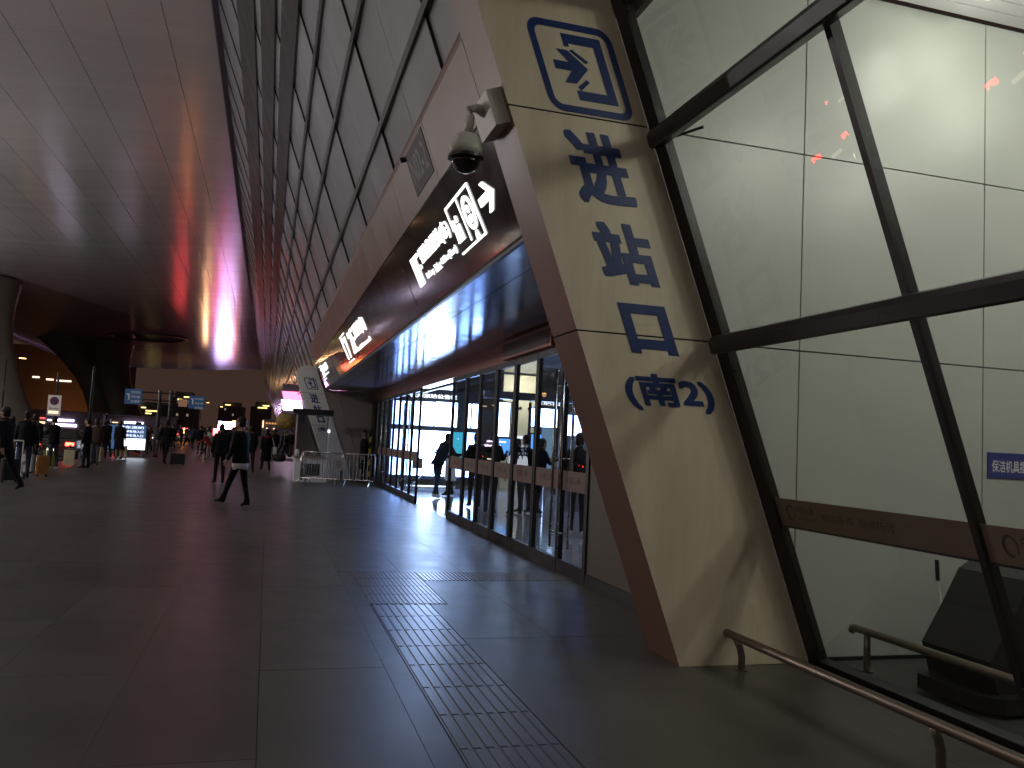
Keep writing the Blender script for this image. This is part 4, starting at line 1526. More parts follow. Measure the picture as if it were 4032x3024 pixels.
shop('low shop row glowing white and red behind the no-parking sign', -33, -22.5, 130, 3.0,
     [(-31.3, -29.8, 2.0, 2.2, 'shopred'), (-29.5, -26.2, 1.82, 2.08, 'shopwhite'), (-31.2, -29.8, 1.35, 1.62, 'shopwarm'), (-28.5, -25.8, 1.1, 1.42, 'shopwhite'), (-30.9, -30.7, 1.85, 1.98, 'shopwhite'), (-24.6, -24.4, 1.6, 1.75, 'shopwarm')])
shop('low shop row glowing white above the information board', -22.3, -13, 132, 2.9,
     [(-20.0, -17.5, 1.95, 2.2, 'shopwhite'), (-21.6, -20.6, 1.95, 2.06, 'shopwarm'), (-22.0, -21.9, 2.05, 2.2, 'shopwhite'), (-21.2, -21.0, 1.6, 1.75, 'shopwhite'), (-20.7, -20.5, 1.8, 1.95, 'shopwhite')])
t = thing('lit_kiosk', 'small kiosk with orange lit frame beyond the crowd', 'kiosk', (0.3, 92, 0))
p = MB().box(-0.7, 1.6, 92, 95, 0, 3.0)
part('wall', p, M['farbldg'], t)
p = MB().box(-0.62, -0.5, 91.95, 91.99, 2.1, 2.85)
part('lit_post', p, M['shopwarm'], t)
for k in range(4):
    p = MB().box(-0.3 + .3 * k, -0.1 + .3 * k, 91.95, 91.99, 2.5, 2.68)
    part('lit_sign', p, emis('kiosk_amber', (1.0, .42, .12), .8), t)
for x in (-0.15, .55):
    p = MB().lathe([(.06, 2.0), (.07, 2.06), (.04, 2.12)], x, 91.9, 10)
    part('bulb', p, M['shopwarm'], t)

# far buildings with roof lights
random.seed(3)


def tower(label, x0, x1, y, h, roof):
    t = thing('far_building', label, 'building', ((x0 + x1) / 2, y, -.2), 'dark buildings on the skyline')
    p = MB().box(x0, x1, y, y + 30, -.2, h)
    part('wall', p, M['farbldg'], t)
    p = MB().box(x0 + 2, x1 - 2, y + 3, y + 20, h, h + 2.5)
    part('roof_house', p, M['farbldg'], t)
    q = MB()
    nwin = int((x1 - x0) / 2.2)
    for fl in range(int(h / 3)):
        for k in range(nwin):
            if random.random() < .10:
                xx = x0 + 1 + 2.2 * k
                q.box(xx, xx + .9, y - .06, y - .01, 1.2 + 3 * fl, 2.4 + 3 * fl)
    if q.v:
        o = part('windows', q, M['farwin'], t)
        o["kind"] = "stuff"
    for (a, b, z) in roof:
        p = MB().box(a, b, y - .15, y - .02, z, z + .45)
        part('roof_light', p, M['roofline'], t)


tower('dark block far off with one short yellow roof light, above the walking man', -28, -14, 505, 15.5, [(-24.5, -21.5, 16.1), (-27, -25.8, 14.8)])
tower('dark block far off with two yellow roof lines, left of the far pylon', -9, 1, 430, 14.2, [(-5.6, -1.2, 13.4), (-3.4, -.3, 14.5)])
tower('dark block far off with stacked yellow lines under the gantry', -58, -44, 420, 10.6, [(-57, -55, 10.2), (-55, -49.5, 8.8), (-55, -52.5, 7.6), (-50, -49.4, 7.4)])
tower('dark block far off with a pair of pale roof lights behind the gantry', -44, -33, 410, 16.0, [(-40.6, -38.8, 14.6), (-38.0, -35.3, 15.8)])
p = MB()
pts = []
rg = []
for k in range(16):
    x = -150 + 8 * k
    h = 3 + 6 * math.exp(-((x + 68) / 22) ** 2) + 3 * math.exp(-((x + 120) / 25) ** 2)
    rg.append([(x, 330, -.2), (x, 380, -.2), (x, 365, h), (x, 345, h * .9)])
p.rings(rg)
struct('hill', p, M['hill'], True)
t = thing('far_building', 'wide orange-lit facade seen between the two canopy legs', 'building', (-60, 300, -.2), 'dark buildings on the skyline')
p = MB().box(-110, -46, 300, 320, -.2, 26)
part('wall', p, mat('ochre_facade', (0.16, 0.088, 0.05), .8, noise=(.1, .15)), t)
for (a, b, z) in ((-73.5, -71.5, 15.5), (-66.5, -62.2, 14.8), (-59.6, -57.4, 14.3), (-69.5, -67.4, 15.0)):
    p = MB().box(a, b, 299.85, 299.98, z, z + .5)
    part('roof_light', p, emis('warm_line', (1, .78, .6), 2.2), t)
lamp('facade_floodlight', 'AREA', (-62, 284, 1.0), 800, (1.0, .5, .2), 3.0, (R(115), 0, 0), parent=t)


# ================================================================== people
def fk(lh, lk, rh, rk, leanf, la, ra, hgt=1.72, spread=.095):
    """joint table; forward is +Y. angles in degrees: hips/knees, torso lean, arms (shoulder swing, outward, elbow)"""
    J = {}
    k = hgt / 1.72
    pel = Vector((0, 0, .93))
    J['pel'] = pel
    d = Vector((0, math.sin(R(leanf)), math.cos(R(leanf))))
    J['sp'] = pel + d * .2
    J['ch'] = pel + d * .40
    J['nk'] = pel + d * .56
    J['hb'] = J['nk'] + Vector((0, math.sin(R(leanf * .6)), math.cos(R(leanf * .6)))) * .08
    J['hd'] = J['hb'] + Vector((0, math.sin(R(leanf * .9)) + .03, math.cos(R(leanf * .9)))) * .10
    for s, h, kn, nm in ((-1, lh, lk, 'l'), (1, rh, rk, 'r')):
        hip = pel + Vector((s * spread, 0, -.04))
        kne = hip + Vector((s * .01, math.sin(R(h)), -math.cos(R(h)))) * .42
        ank = kne + Vector((s * .005, math.sin(R(h - kn)), -math.cos(R(h - kn)))) * .41
        fa = R(h - kn) * .6
        J[nm + 'hip'], J[nm + 'kne'], J[nm + 'ank'] = hip, kne, ank
        J[nm + 'toe'] = ank + Vector((s * .03, .17 * math.cos(fa), -.055 + .17 * math.sin(fa)))
        J[nm + 'hel'] = ank + Vector((0, -.05, -.055))
    for s, (sw, ou, el), nm in ((-1, la, 'l'), (1, ra, 'r')):
        sh = J['ch'] + d * .10 + Vector((s * .175, 0, 0))
        v = Vector((s * math.sin(R(ou)), math.sin(R(sw)) * math.cos(R(ou)), -math.cos(R(sw)) * math.cos(R(ou))))
        elb = sh + v * .29
        v2 = Vector((s * math.sin(R(ou)) * .4, math.sin(R(sw + el)), -math.cos(R(sw + el)))).normalized()
        wr = elb + v2 * .255
        J[nm + 'sh'], J[nm + 'el'], J[nm + 'wr'], J[nm + 'ha'] = sh, elb, wr, wr + v2 * .085
        J[nm + 'dir'] = v2
    lo = min(min(J['ltoe'].z, J['lhel'].z), min(J['rtoe'].z, J['rhel'].z)) - .03
    for n_ in J:
        if 'dir' not in n_:
            J[n_] = (J[n_] - Vector((0, 0, lo))) * k
    return J


BONES = [('pel', 'sp', 1), ('sp', 'ch', 1), ('ch', 'nk', 1), ('nk', 'hb', 0), ('hb', 'hd', 0)]
for s in 'lr':
    BONES += [('pel', s + 'hip', 2), (s + 'hip', s + 'kne', 2), (s + 'kne', s + 'ank', 2), (s + 'ank', s + 'toe', 3), (s + 'ank', s + 'hel', 3),
              ('ch', s + 'sh', 1), (s + 'sh', s + 'el', 1), (s + 'el', s + 'wr', 1), (s + 'wr', s + 'ha', 0)]
RAD = dict(pel=(.155, .115), sp=(.145, .105), ch=(.17, .12), nk=(.075, .07), hb=(.055, .06), hd=(.06, .07))
for s in 'lr':
    RAD.update({s + 'hip': (.095, .10), s + 'kne': (.066, .068), s + 'ank': (.045, .047), s + 'toe': (.038, .028), s + 'hel': (.036, .032), s + 'sh': (.078, .075), s + 'el': (.055, .055), s + 'wr': (.036, .036), s + 'ha': (.034, .022)})


def seg_d(p, a, b):
    ab = b - a
    t = max(0, min(1, (p - a).dot(ab) / max(1e-9, ab.length_squared)))
    return (p - a - ab * t).length


def person_mesh(J, bulk=1.0, skirt=False):
    names = [n_ for n_ in RAD]
    idx = {n_: i for i, n_ in enumerate(names)}
    me = bpy.data.meshes.new('skel')
    me.from_pydata([J[n_] for n_ in names], [(idx[a], idx[b]) for a, b, _ in BONES], [])
    o = bpy.data.objects.new('skel', me)
    C.objects.link(o)
    o.modifiers.new('s', 'SKIN')
    sv = me.skin_vertices[0].data
    for n_, i in idx.items():
        k = bulk if n_ in ('pel', 'sp', 'ch', 'lsh', 'rsh', 'lel', 'rel') else 1.0
        sv[i].radius = (RAD[n_][0] * k, RAD[n_][1] * k)
        sv[i].use_root = n_ == 'pel'
    ss = o.modifiers.new('u', 'SUBSURF')
    ss.levels = ss.render_levels = 1
    dg = bpy.context.evaluated_depsgraph_get()
    ev = o.evaluated_get(dg)
    em = ev.to_mesh()
    vs = [v.co.copy() for v in em.vertices]
    fs = [tuple(p.vertices) for p in em.polygons]
    ev.to_mesh_clear()
    bpy.data.objects.remove(o)
    mb = MB()
    lab = []
    for f_ in fs:
        c = sum((vs[i] for i in f_), Vector()) / len(f_)
        best = min(BONES, key=lambda b: seg_d(c, J[b[0]], J[b[1]]))
        lab.append(best[2])
    mb.v = [tuple(v) for v in vs]
    mb.f = [list(f_) for f_ in fs]
    mb.mi = lab
    # head with brow, nose, chin and ears
    mb.cur = 0
    hd = J['hd']
    rg = []
    for (z, rx, ry, oy) in ((-.115, .03, .035, .045), (-.10, .052, .062, .03), (-.06, .066, .082, .012), (-.01, .074, .092, 0), (.04, .076, .097, -.004), (.085, .064, .084, -.008), (.115, .035, .05, -.01)):
        row = []
        for q in range(16):
            an = 2 * math.pi * q / 16
            x, y_ = rx * math.cos(an), ry * math.sin(an)
            if q == 4:
                y_ += {-.06: .008, -.01: .026, .04: .006}.get(z, 0)
            if q in (3, 5) and z in (.04,):
                y_ -= .006
            if q in (0, 8) and z in (-.01,):
                x *= 1.16
            row.append((hd.x + x, hd.y + oy + y_, hd.z + z))
        rg.append(row)
    mb.rings(rg)
    # fingers: four unequal curled fingers and a thumb per hand
    for s, sg in (('l', -1), ('r', 1)):
        d = J[s + 'dir']
        side = Vector((0, 1, 0)) if abs(d.y) < .8 else Vector((0, 0, 1))
        side = (side - d * side.dot(d)).normalized()
        nrm = d.cross(side).normalized()
        for q, ln in enumerate((.062, .074, .070, .055)):
            b0 = J[s + 'ha'] + side * (.024 - .016 * q) - d * .015
            mb.tube([b0, b0 + d * ln * .5 + nrm * .004, b0 + d * ln * .85 + nrm * .018, b0 + d * ln + nrm * .032], [.0095, .009, .008, .006], 5)
        b0 = J[s + 'wr'] + side * .03 + d * .03
        mb.tube([b0, b0 + side * .022 + d * .03, b0 + side * .028 + d * .055 + nrm * .012], [.011, .010, .007], 5)
    return mb


def hair_mb(J, long=False):
    hd = J['hd']
    mb = MB()
    rg = []
    prof = ((-.085, .066, .058, -.042), (-.03, .079, .078, -.030), (.03, .081, .099, -.010), (.08, .076, .098, -.010), (.115, .05, .066, -.012), (.132, .015, .02, -.012))
    if long:
        prof = ((-.22, .075, .035, -.075), (-.12, .092, .06, -.06)) + prof
    for (z, rx, ry, oy) in prof:
        rg.append([(hd.x + rx * math.cos(2 * math.pi * q / 16), hd.y + oy + ry * math.sin(2 * math.pi * q / 16), hd.z + z) for q in range(16)])
    mb.rings(rg)
    return mb


def jacket_mb(J, low=-.03, flare=1.0, w=.205, hem_x=None):
    """a loose jacket or coat shell around the torso, following the lean"""
    mb = MB()
    a, b = J['pel'], J['nk']
    ax = (b - a)
    rg = []
    prof = ((low, w * .98 * flare, .155 * flare), (low + .05, w * flare, .16 * flare), (.22, .185, .142), (.55, .20, .148), (.82, .205, .135), (.95, .14, .10), (1.03, .075, .075))
    for t_, rx, ry in prof:
        c = a + ax * t_
        rg.append([(c.x + rx * math.cos(2 * math.pi * q / 18) * (1 + .02 * math.sin(5 * q)), c.y + ry * math.sin(2 * math.pi * q / 18), c.z + .012 * math.sin(3 * q + 7 * t_)) for q in range(18)])
    mb.rings(rg)
    return mb


POSE = {
    'stand': (4, 3, -4, 2, 2, (4, 9, 10), (-4, 9, 12)),
    'walk': (24, 6, -20, 16, 4, (-22, 8, 14), (24, 8, 20)),
    'stride': (21, 2, -9, 5, 3, (4, 9, 22), (6, 10, 48)),
    'phone': (3, 2, -6, 2, 5, (22, 6, 92), (26, 6, 95)),
    'bend': (10, 8, -8, 6, 28, (28, 8, 50), (34, 8, 60)),
    'pull': (18, 6, -14, 10, 4, (-30, 10, 4), (14, 8, 20)),
}
KIT = {}


def kit(pose, bulk=1.12, long_hair=False, coat=False):
    k = (pose, bulk, long_hair, coat)
    if k not in KIT:
        Jt = fk(*POSE[pose])
        b = person_mesh(Jt, bulk).mesh('person_body', [M['skin'], M['cl_black'], M['cl_black'], M['shoe_black']], (0, 0, 0), True)
        h = hair_mb(Jt, long_hair).mesh('hair', M['hair'], (0, 0, 0), True)
        j = jacket_mb(Jt, -.85 if coat else -.12, 1.12 if coat else 1.03).mesh('coat' if coat else 'jacket', M['cl_black'], (0, 0, 0), True)
        KIT[k] = (b, h, j, Jt)
    return KIT[k]


def person(label, x, y, rz, h=1.72, pose='stand', top='cl_black', legs='cl_black', shoes='shoe_black', group=None, bulk=1.12, long_hair=False, coat=False, hair='hair'):
    b, hm, jm, Jt = kit(pose, bulk, long_hair, coat)
    o = bpy.data.objects.new('person', b)
    C.objects.link(o)
    o.location = (x, y, 0)
    o.rotation_euler = (0, 0, R(rz))
    o.scale = (h / 1.72,) * 3
    for i, m in ((1, top), (2, legs), (3, shoes)):
        o.material_slots[i].link = 'OBJECT'
        o.material_slots[i].material = M[m]
    tag(o, label, 'person', group)
    for nm, me, m in (('hair', hm, hair), ('coat' if coat else 'jacket', jm, top)):
        c = bpy.data.objects.new(nm, me)
        C.objects.link(c)
        c.parent = o
        c.material_slots[0].link = 'OBJECT'
        c.material_slots[0].material = M[m]
    return o


# main walking man: dark jacket over a white shirt hem
mn = person('man in dark jacket with white shirt hem, striding in the middle of the forecourt', -0.52, 18.75, 62, 1.80, 'stride', bulk=1.3)
Jt = kit('stride', 1.3)[3]
p = MB()
rg = []
for dz, k in ((-.19, 1.0), (-.12, 1.01), (-.05, .99)):
    c = Jt['pel'] + Vector((0, 0, dz))
    rg.append([(c.x + .197 * k * math.cos(2 * math.pi * q / 18), c.y + .150 * k * math.sin(2 * math.pi * q / 18), c.z + (.02 * math.sin(q * 1.3) if dz < -.15 else 0)) for q in range(18)])
p.rings(rg)
sh = bpy.data.objects.new('shirt_hem', p.mesh('shirt_hem', M['cl_white'], (0, 0, 0), True))
C.objects.link(sh)
sh.parent = mn
person('man in black standing just left behind the striding man', -1.34, 26.9, 20, 1.70, 'stand')
person('man in dark clothes walking away just right behind the striding man', -0.62, 34.4, 5, 1.80, 'walk')
person('woman in long black coat with a red scarf carrying a white bag', -0.02, 36.4, 10, 1.70, 'walk', 'cl_black', 'cl_black', long_hair=True, coat=True)
person('person in black holding a suitcase handle, left of the striding man', -4.25, 39.4, -20, 1.84, 'pull')
person('man in a white vest walking away in the middle distance', -3.45, 54.3, 8, 1.66, 'walk', 'cl_white', 'cl_black')
person('person in red jacket crouching toward a case in the middle distance', -2.95, 47.5, 60, 1.45, 'bend', 'cl_red', 'cl_beige')
person('person with pale jacket pulling a trolley in the middle distance', -2.55, 50.5, 15, 1.62, 'pull', 'cl_grey', 'cl_brown')
person('dark figure behind the red jacket in the middle distance', -4.1, 57, 30, 1.75, 'stand', 'cl_navy', 'cl_jeans')
person('large dark man at the left picture edge walking toward the kerb', -5.75, 21.7, 70, 1.84, 'walk', 'cl_black', 'cl_black')
person('dark clad man second from the left edge, seen from behind', -6.45, 26.2, 15, 1.78, 'stand', 'cl_black', 'cl_jeans')
person('man in dark coat beside the green suitcase, facing the road', -6.9, 31.5, 55, 1.70, 'phone', 'cl_black', 'cl_jeans', 'shoe_white')
person('man in black behind the green suitcase group', -6.2, 33.2, 80, 1.70, 'stand', 'cl_black', 'cl_black')
person('stout man in black between the trolley and the green suitcase', -7.0, 29.4, -30, 1.74, 'stand', 'cl_black', 'cl_black', bulk=1.3)
person('dark woman with long hair behind the left edge man', -7.1, 27.4, 60, 1.62, 'phone', 'cl_navy', 'cl_black', long_hair=True)
person('man in dark hooded jacket behind the cream suitcase', -6.6, 37.0, -70, 1.74, 'stand', 'cl_black', 'cl_jeans')
person('tall man in black left of the information board', -7.5, 44.8, 40, 1.78, 'pull', 'cl_black', 'cl_black')
person('dark dressed person by the cream suitcase near the pole', -6.35, 35.6, 25, 1.68, 'stand', 'cl_brown', 'cl_grey')
person('woman in pale coat by the kerb near the thin pole', -6.95, 39.0, 40, 1.72, 'stand', 'cl_pink', 'cl_brown', 'shoe_white', long_hair=True, coat=True)
person('person in dark blue coat before the lit information board', -6.72, 43.4, 0, 1.72, 'stand', 'cl_navy', 'cl_beige', coat=True)
person('person in grey standing right of the lit information board', -5.6, 47.6, -30, 1.72, 'phone', 'cl_grey', 'cl_grey')
person('man in black cap area left of the information board', -7.35, 43.2, 10, 1.70, 'stand', 'cl_black', 'cl_black')
person('woman in black standing by the tan end wall behind the barrier', 3.30, 29.9, 100, 1.76, 'stand', 'cl_black', 'cl_black', long_hair=True, coat=True)
person('man in dark puffer jacket bending in the open doorway, pale shoes', 4.62, 23.2, -62, 1.80, 'bend', 'cl_navy', 'cl_jeans', 'shoe_white', bulk=1.3)
person('person in pale coat and black boots facing the bending man', 5.20, 24.3, 70, 1.64, 'phone', 'cl_white', 'cl_black', coat=True)
person('man in black with pale scarf behind the near door glass', 5.0, 20.3, 0, 1.74, 'stand', 'cl_black', 'cl_black')
person('man in dark jacket and grey hood queueing behind the glass', 4.95, 18.6, -30, 1.76, 'phone', 'cl_black', 'cl_navy')
person('woman with tied hair queueing behind the glass', 5.5, 18.4, 10, 1.64, 'stand', 'cl_brown', 'cl_black', long_hair=True)
person('man in black jacket seen in profile deeper behind the glass', 5.9, 19.0, 40, 1.74, 'stand', 'cl_black', 'cl_black')
person('man in navy at the lobby screens behind the glass', 6.2, 18.9, -80, 1.68, 'phone', 'cl_navy', 'cl_black')
person('bald man in dark coat behind the nearest door leaf', 5.40, 14.2, -20, 1.76, 'stand', 'cl_black', 'cl_navy', 'shoe_white')
random.seed(11)
tops = ['cl_black', 'cl_navy', 'cl_grey', 'cl_brown', 'cl_black', 'cl_jeans']
ORD = ['first', 'second', 'third', 'fourth', 'fifth', 'sixth', 'seventh', 'eighth', 'ninth', 'tenth', 'eleventh', 'twelfth', 'thirteenth', 'fourteenth', 'fifteenth', 'sixteenth', 'seventeenth', 'eighteenth', 'nineteenth', 'twentieth', 'twenty-first', 'twenty-second', 'twenty-third', 'twenty-fourth']
CN = dict(cl_black='black', cl_navy='navy', cl_grey='grey', cl_brown='brown', cl_jeans='blue grey')
crowd = {0: [], 1: [], 2: []}
for i in range(42):
    if i < 18:
        x, y = random.uniform(.3, 3.2) * .9, random.uniform(56, 105)
        crowd[0].append((x * (y / 70) * .9 - .4 * (y - 56) / 50, y))
    else:
        y = random.uniform(60, 100)
        crowd[1].append((-random.uniform(.02, .088) * y, y))
for i in range(13):
    y = 47 + i * 2.6 + random.uniform(-1, 1)
    crowd[2].append((-7.2 + random.uniform(-.5, .6), y))
for c_, where, gr in ((0, 'in far crowd under balloon', 'far crowd below the yellow balloon'), (1, 'in far crowd left of striding man', 'far crowd across the forecourt'), (2, 'along the kerb behind luggage', 'people waiting along the kerb')):
    for j, (x, y) in enumerate(sorted(crowd[c_], key=lambda q: q[0] / q[1])):
        tp, ps = random.choice(tops), random.choice(['walk', 'stand', 'phone', 'pull'])
        act = dict(walk='walking', stand='standing', phone='looking down', pull='striding')[ps]
        person('%s clad figure %s, %s from left %s' % (CN[tp], act, ORD[j], where), x, y, random.uniform(-180, 180), random.uniform(1.58, 1.8), ps, tp, random.choice(tops), group=gr)

# scarf, bags and cases
t = tag(part('scarf', MB().rings([[(-0.02 + r_ * math.cos(2 * math.pi * q / 12), 36.4 + r_ * .8 * math.sin(2 * math.pi * q / 12), z) for q in range(12)] for z, r_ in ((1.36, .13), (1.42, .15), (1.48, .12))]), M['cl_red'], None, True), 'red scarf round the neck of the woman in black', 'scarf')
t = thing('handbag', 'white shoulder bag carried by the woman in black', 'bag', (0.30, 36.2, .75))
p = MB().cbox(.24, .40, 36.1, 36.35, .72, 1.02, .03)
part('pouch', p, M['bagwhite'], t)
p = MB().tube([(.30, 36.22, 1.0), (.24, 36.25, 1.25), (.18, 36.3, 1.4)], .012, 6)
part('strap', p, M['bagwhite'], t)
t = thing('tote_bag', 'large black bag swinging beside the woman in black', 'bag', (.55, 36.3, .5))
p = MB().rings([[(.52 + a_ * math.cos(2 * math.pi * q / 14), 36.3 + .14 * math.sin(2 * math.pi * q / 14), z) for q in range(14)] for z, a_ in ((.42, .16), (.48, .26), (.62, .28), (.72, .22))])
part('pouch', p, M['case_black'], t, True)
p = MB().tube([(.4, 36.3, .7), (.45, 36.3, .86), (.6, 36.3, .86), (.66, 36.3, .7)], .014, 6)
part('handle', p, M['case_black'], t)


def suitcase(label, x, y, rz, m, w=.40, h=.58, d=.25, tall=True):
    t = thing('suitcase', label, 'suitcase', (0, 0, 0), 'suitcases along the kerb')
    p = MB().cbox(-w / 2, w / 2, -d / 2, d / 2, .06, .06 + h, .04)
    b = part('shell', p, M[m], t)
    for k in range(5):
        xx = -w / 2 + w * (k + .5) / 5
        p = MB().box(xx - .012, xx + .012, -d / 2 - .008, d / 2 + .008, .10, .02 + h)
        part('rib', p, M[m], b)
    for sx in (-1, 1):
        for sy in (-1, 1):
            p = MB().tube([(sx * (w / 2 - .05) - .012, sy * (d / 2 - .05), .03), (sx * (w / 2 - .05) + .012, sy * (d / 2 - .05), .03)], .03, 10)
            part('wheel', p, M['tyre'], t)
    p = MB()
    zt = .06 + h + (.42 if tall else .05)
    p.tube([(-.11, d / 2 - .05, .05 + h), (-.11, d / 2 - .05, zt), (.11, d / 2 - .05, zt), (.11, d / 2 - .05, .05 + h)], .012, 6)
    part('handle', p, M['steel'], t)
    t.location = (x, y, 0)
    t.rotation_euler = (0, 0, R(rz))


suitcase('yellow-green suitcase standing at the kerb by the white shoes', -7.20, 32.6, 20, 'case_green', .46, .55)
suitcase('cream suitcase glowing in headlights, right of the green one', -6.90, 34.0, 10, 'case_cream', .36, .56, tall=False)
suitcase('second cream suitcase beside the thin pole', -6.75, 38.6, -15, 'case_cream', .32, .60)
suitcase('third cream suitcase left of the information board', -6.55, 43.6, 5, 'case_cream', .34, .58)
suitcase('wide dark suitcase beside the person in black', -3.70, 39.0, 10, 'case_black', .60, .46, .3)
suitcase('dark suitcase with steel handle behind the left edge man', -6.30, 24.4, 30, 'case_black', .42, .55)
suitcase('white suitcase at the kerb left of the green one', -7.05, 29.0, 0, 'bagwhite', .36, .52)
suitcase('orange suitcase tilted by the left edge group', -6.3, 27.6, 25, 'case_orange', .34, .54)
suitcase('small dark trolley pulled in the middle distance', -2.75, 49.9, 10, 'case_black', .36, .50)
tr = thing('luggage_trolley', 'pale hand trolley with a tall frame at the kerb, left group', 'trolley', (-6.55, 25.9, 0))
p = MB()
for s in (-.13, .13):
    p.tube([(-6.55 + s, 25.9, .1), (-6.55 + s, 25.9, 1.05)], .016, 8)
p.tube([(-6.68, 25.9, 1.05), (-6.42, 25.9, 1.05)], .018, 8)
part('frame', p, M['white'], tr)
p = MB().cbox(-6.76, -6.34, 25.72, 25.96, .40, .50, .03)
part('tray', p, M['white'], tr)
p = MB().box(-6.75, -6.35, 25.62, 25.9, .08, .11)
part('toe_plate', p, M['white'], tr)
for s in (-.2, .2):
    p = MB().tube([(-6.55 + s - .02, 25.93, .08), (-6.55 + s + .02, 25.93, .08)], .08, 12)
    part('wheel', p, M['tyre'], tr)


# ================================================================== vehicles
def car(label, x, y, rz, paint, tall=1.0, grp='cars stopped along the kerb', brake=True, front=False):
    t = thing('parked_car', label, 'car', (0, 0, -0.16), grp)
    # stations along the length: y, half width, belt z, roof z, roof half width
    st = [(-2.25, .70, .72, .74, .66), (-2.15, .82, .92, .96, .74), (-1.75, .87, .98, 1.06, .70), (-1.15, .89, 1.00, 1.40, .60), (-.3, .90, .99, 1.48, .62), (.55, .90, .97, 1.42, .62), (1.25, .89, .95, 1.02, .70), (1.95, .84, .84, .86, .74), (2.25, .70, .62, .64, .62)]
    rg = []
    for (yy, hw, zb, zr, hr) in st:
        zb, zr = zb * (1 + (tall - 1) * .35), zr * tall
        rg.append([(-hw * .92, yy, .22), (hw * .92, yy, .22), (hw, yy, .45), (hw, yy, zb), (hr, yy, zr), (-hr, yy, zr), (-hw, yy, zb), (-hw, yy, .45)])
    p = MB().rings(rg)
    off = Vector((0, 0, 0))

    def cp(nm, mb, m, par=None, smooth=False):
        me = mb.mesh(nm, m, (0, 0, 0), smooth)
        o = bpy.data.objects.new(nm, me)
        C.objects.link(o)
        o.parent = par or t
        return o
    b = cp('body', p, M[paint], None, False)
    k = tall
    g_ = MB()
    g_.hexa([(-.66, -1.73, 1.06 * k), (.66, -1.73, 1.06 * k), (.57, -1.2, 1.36 * k), (-.57, -1.2, 1.36 * k), (-.66, -1.76, 1.08 * k), (.66, -1.76, 1.08 * k), (.57, -1.23, 1.38 * k), (-.57, -1.23, 1.38 * k)])
    cp('rear_window', g_, M['carglass'])
    g_ = MB().hexa([(-.67, 1.18, 1.06 * k), (.67, 1.18, 1.06 * k), (.6, .62, 1.36 * k), (-.6, .62, 1.36 * k), (-.67, 1.22, 1.08 * k), (.67, 1.22, 1.08 * k), (.6, .66, 1.39 * k), (-.6, .66, 1.39 * k)])
    cp('windscreen', g_, M['carglass'])
    for s in (-1, 1):
        g_ = MB().hexa([(s * .88, -1.1, 1.04 * k), (s * .88, .95, 1.02 * k), (s * .66, .5, 1.36 * k), (s * .64, -1.0, 1.36 * k), (s * .895, -1.1, 1.05 * k), (s * .895, .95, 1.03 * k), (s * .675, .5, 1.37 * k), (s * .655, -1.0, 1.37 * k)])
        cp('side_window', g_, M['carglass'])
        zl = .82 * (1 + (tall - 1) * .6)
        g_ = MB().hexa([(s * .50, -2.245, zl - .07), (s * .80, -2.17, zl - .07), (s * .80, -2.17, zl + .08), (s * .50, -2.235, zl + .08), (s * .50, -2.275, zl - .07), (s * .82, -2.19, zl - .07), (s * .82, -2.19, zl + .08), (s * .50, -2.265, zl + .08)])
        cp('tail_light', g_, M['red'] if brake else M['cl_red'])
        g_ = MB().hexa([(s * .45, 2.2, .60), (s * .74, 2.08, .60), (s * .74, 2.08, .74), (s * .45, 2.18, .74), (s * .45, 2.26, .60), (s * .76, 2.13, .60), (s * .76, 2.13, .74), (s * .45, 2.23, .74)])
        cp('headlight', g_, M['headlamp'])
        g_ = MB().cbox(s * .93 - .08, s * .93 + .08, .62, .78, 1.0 * k, 1.12 * k, .02)
        cp('mirror', g_, M[paint])
        for yy in (-1.35, 1.4):
            g_ = MB().tube([(s * .72, yy, .31), (s * .90, yy, .31)], .31, 18)
            w_ = cp('wheel', g_, M['tyre'])
            g_ = MB().tube([(s * .895, yy, .31), (s * .912, yy, .31)], .19, 14)
            cp('rim', g_, M['rim'], w_)
    g_ = MB().box(-.22, .22, -2.285, -2.262, .50, .61)
    cp('number_plate', g_, M['plate'])
    g_ = MB().cbox(-.80, .80, -2.30, -2.10, .28, .46, .06)
    cp('bumper', g_, M['black'])
    t.location = (x, y, -.16)
    t.rotation_euler = (0, 0, R(rz))
    return t


car('dark car at the kerb with glowing brake light beside the pale coat woman', -9.05, 43.4, 0, 'car_black', 1.0)
car('tall dark van with red tail lights behind the luggage group', -12.2, 31.0, 0, 'car_grey', 1.35)
car('oncoming silver car with glaring headlights at the kerb behind the luggage', -9.3, 33.2, 180, 'car_silver')
car('dark car with red lights glaring near the left picture edge', -12.7, 41.5, 0, 'car_black', 1.25)
car('silver car further along the kerb lane', -9.3, 56, 0, 'car_silver')
car('white car in the second lane behind the thin pole', -12.5, 52, 0, 'car_white')
car('green taxi further off behind the information board', -9.4, 66, 0, 'car_green')
car('grey car far along the second lane', -12.6, 70, 0, 'car_grey')
car('oncoming car with white headlights behind the left group', -16.2, 58, 180, 'car_silver')
car('dark car on the road left of the viewpoint, tail lights on', -10.4, 16.1, 0, 'car_black', grp='cars on the road')
car('white car ahead of the dark one on the road, tail lights on', -11.7, 23.4, 0, 'car_white', grp='cars on the road')
car('green taxi on the far lane of the road, tail lights on', -22.6, 34.0, 0, 'car_green', grp='cars on the road')
car('far silver car added to redden the fascia, beyond the gantry', -12.2, 104, 0, 'car_silver', grp='cars on the road')  # far cars from here on are added so their tail lights redden the fascia
car('far dark car added to redden the fascia, outer lane beyond the gantry', -15.6, 122, 0, 'car_black', 1.2, grp='cars on the road')
car('far white car added to redden the fascia, end of the kerb lane', -11.9, 131, 0, 'car_white', 1.2, grp='cars on the road')

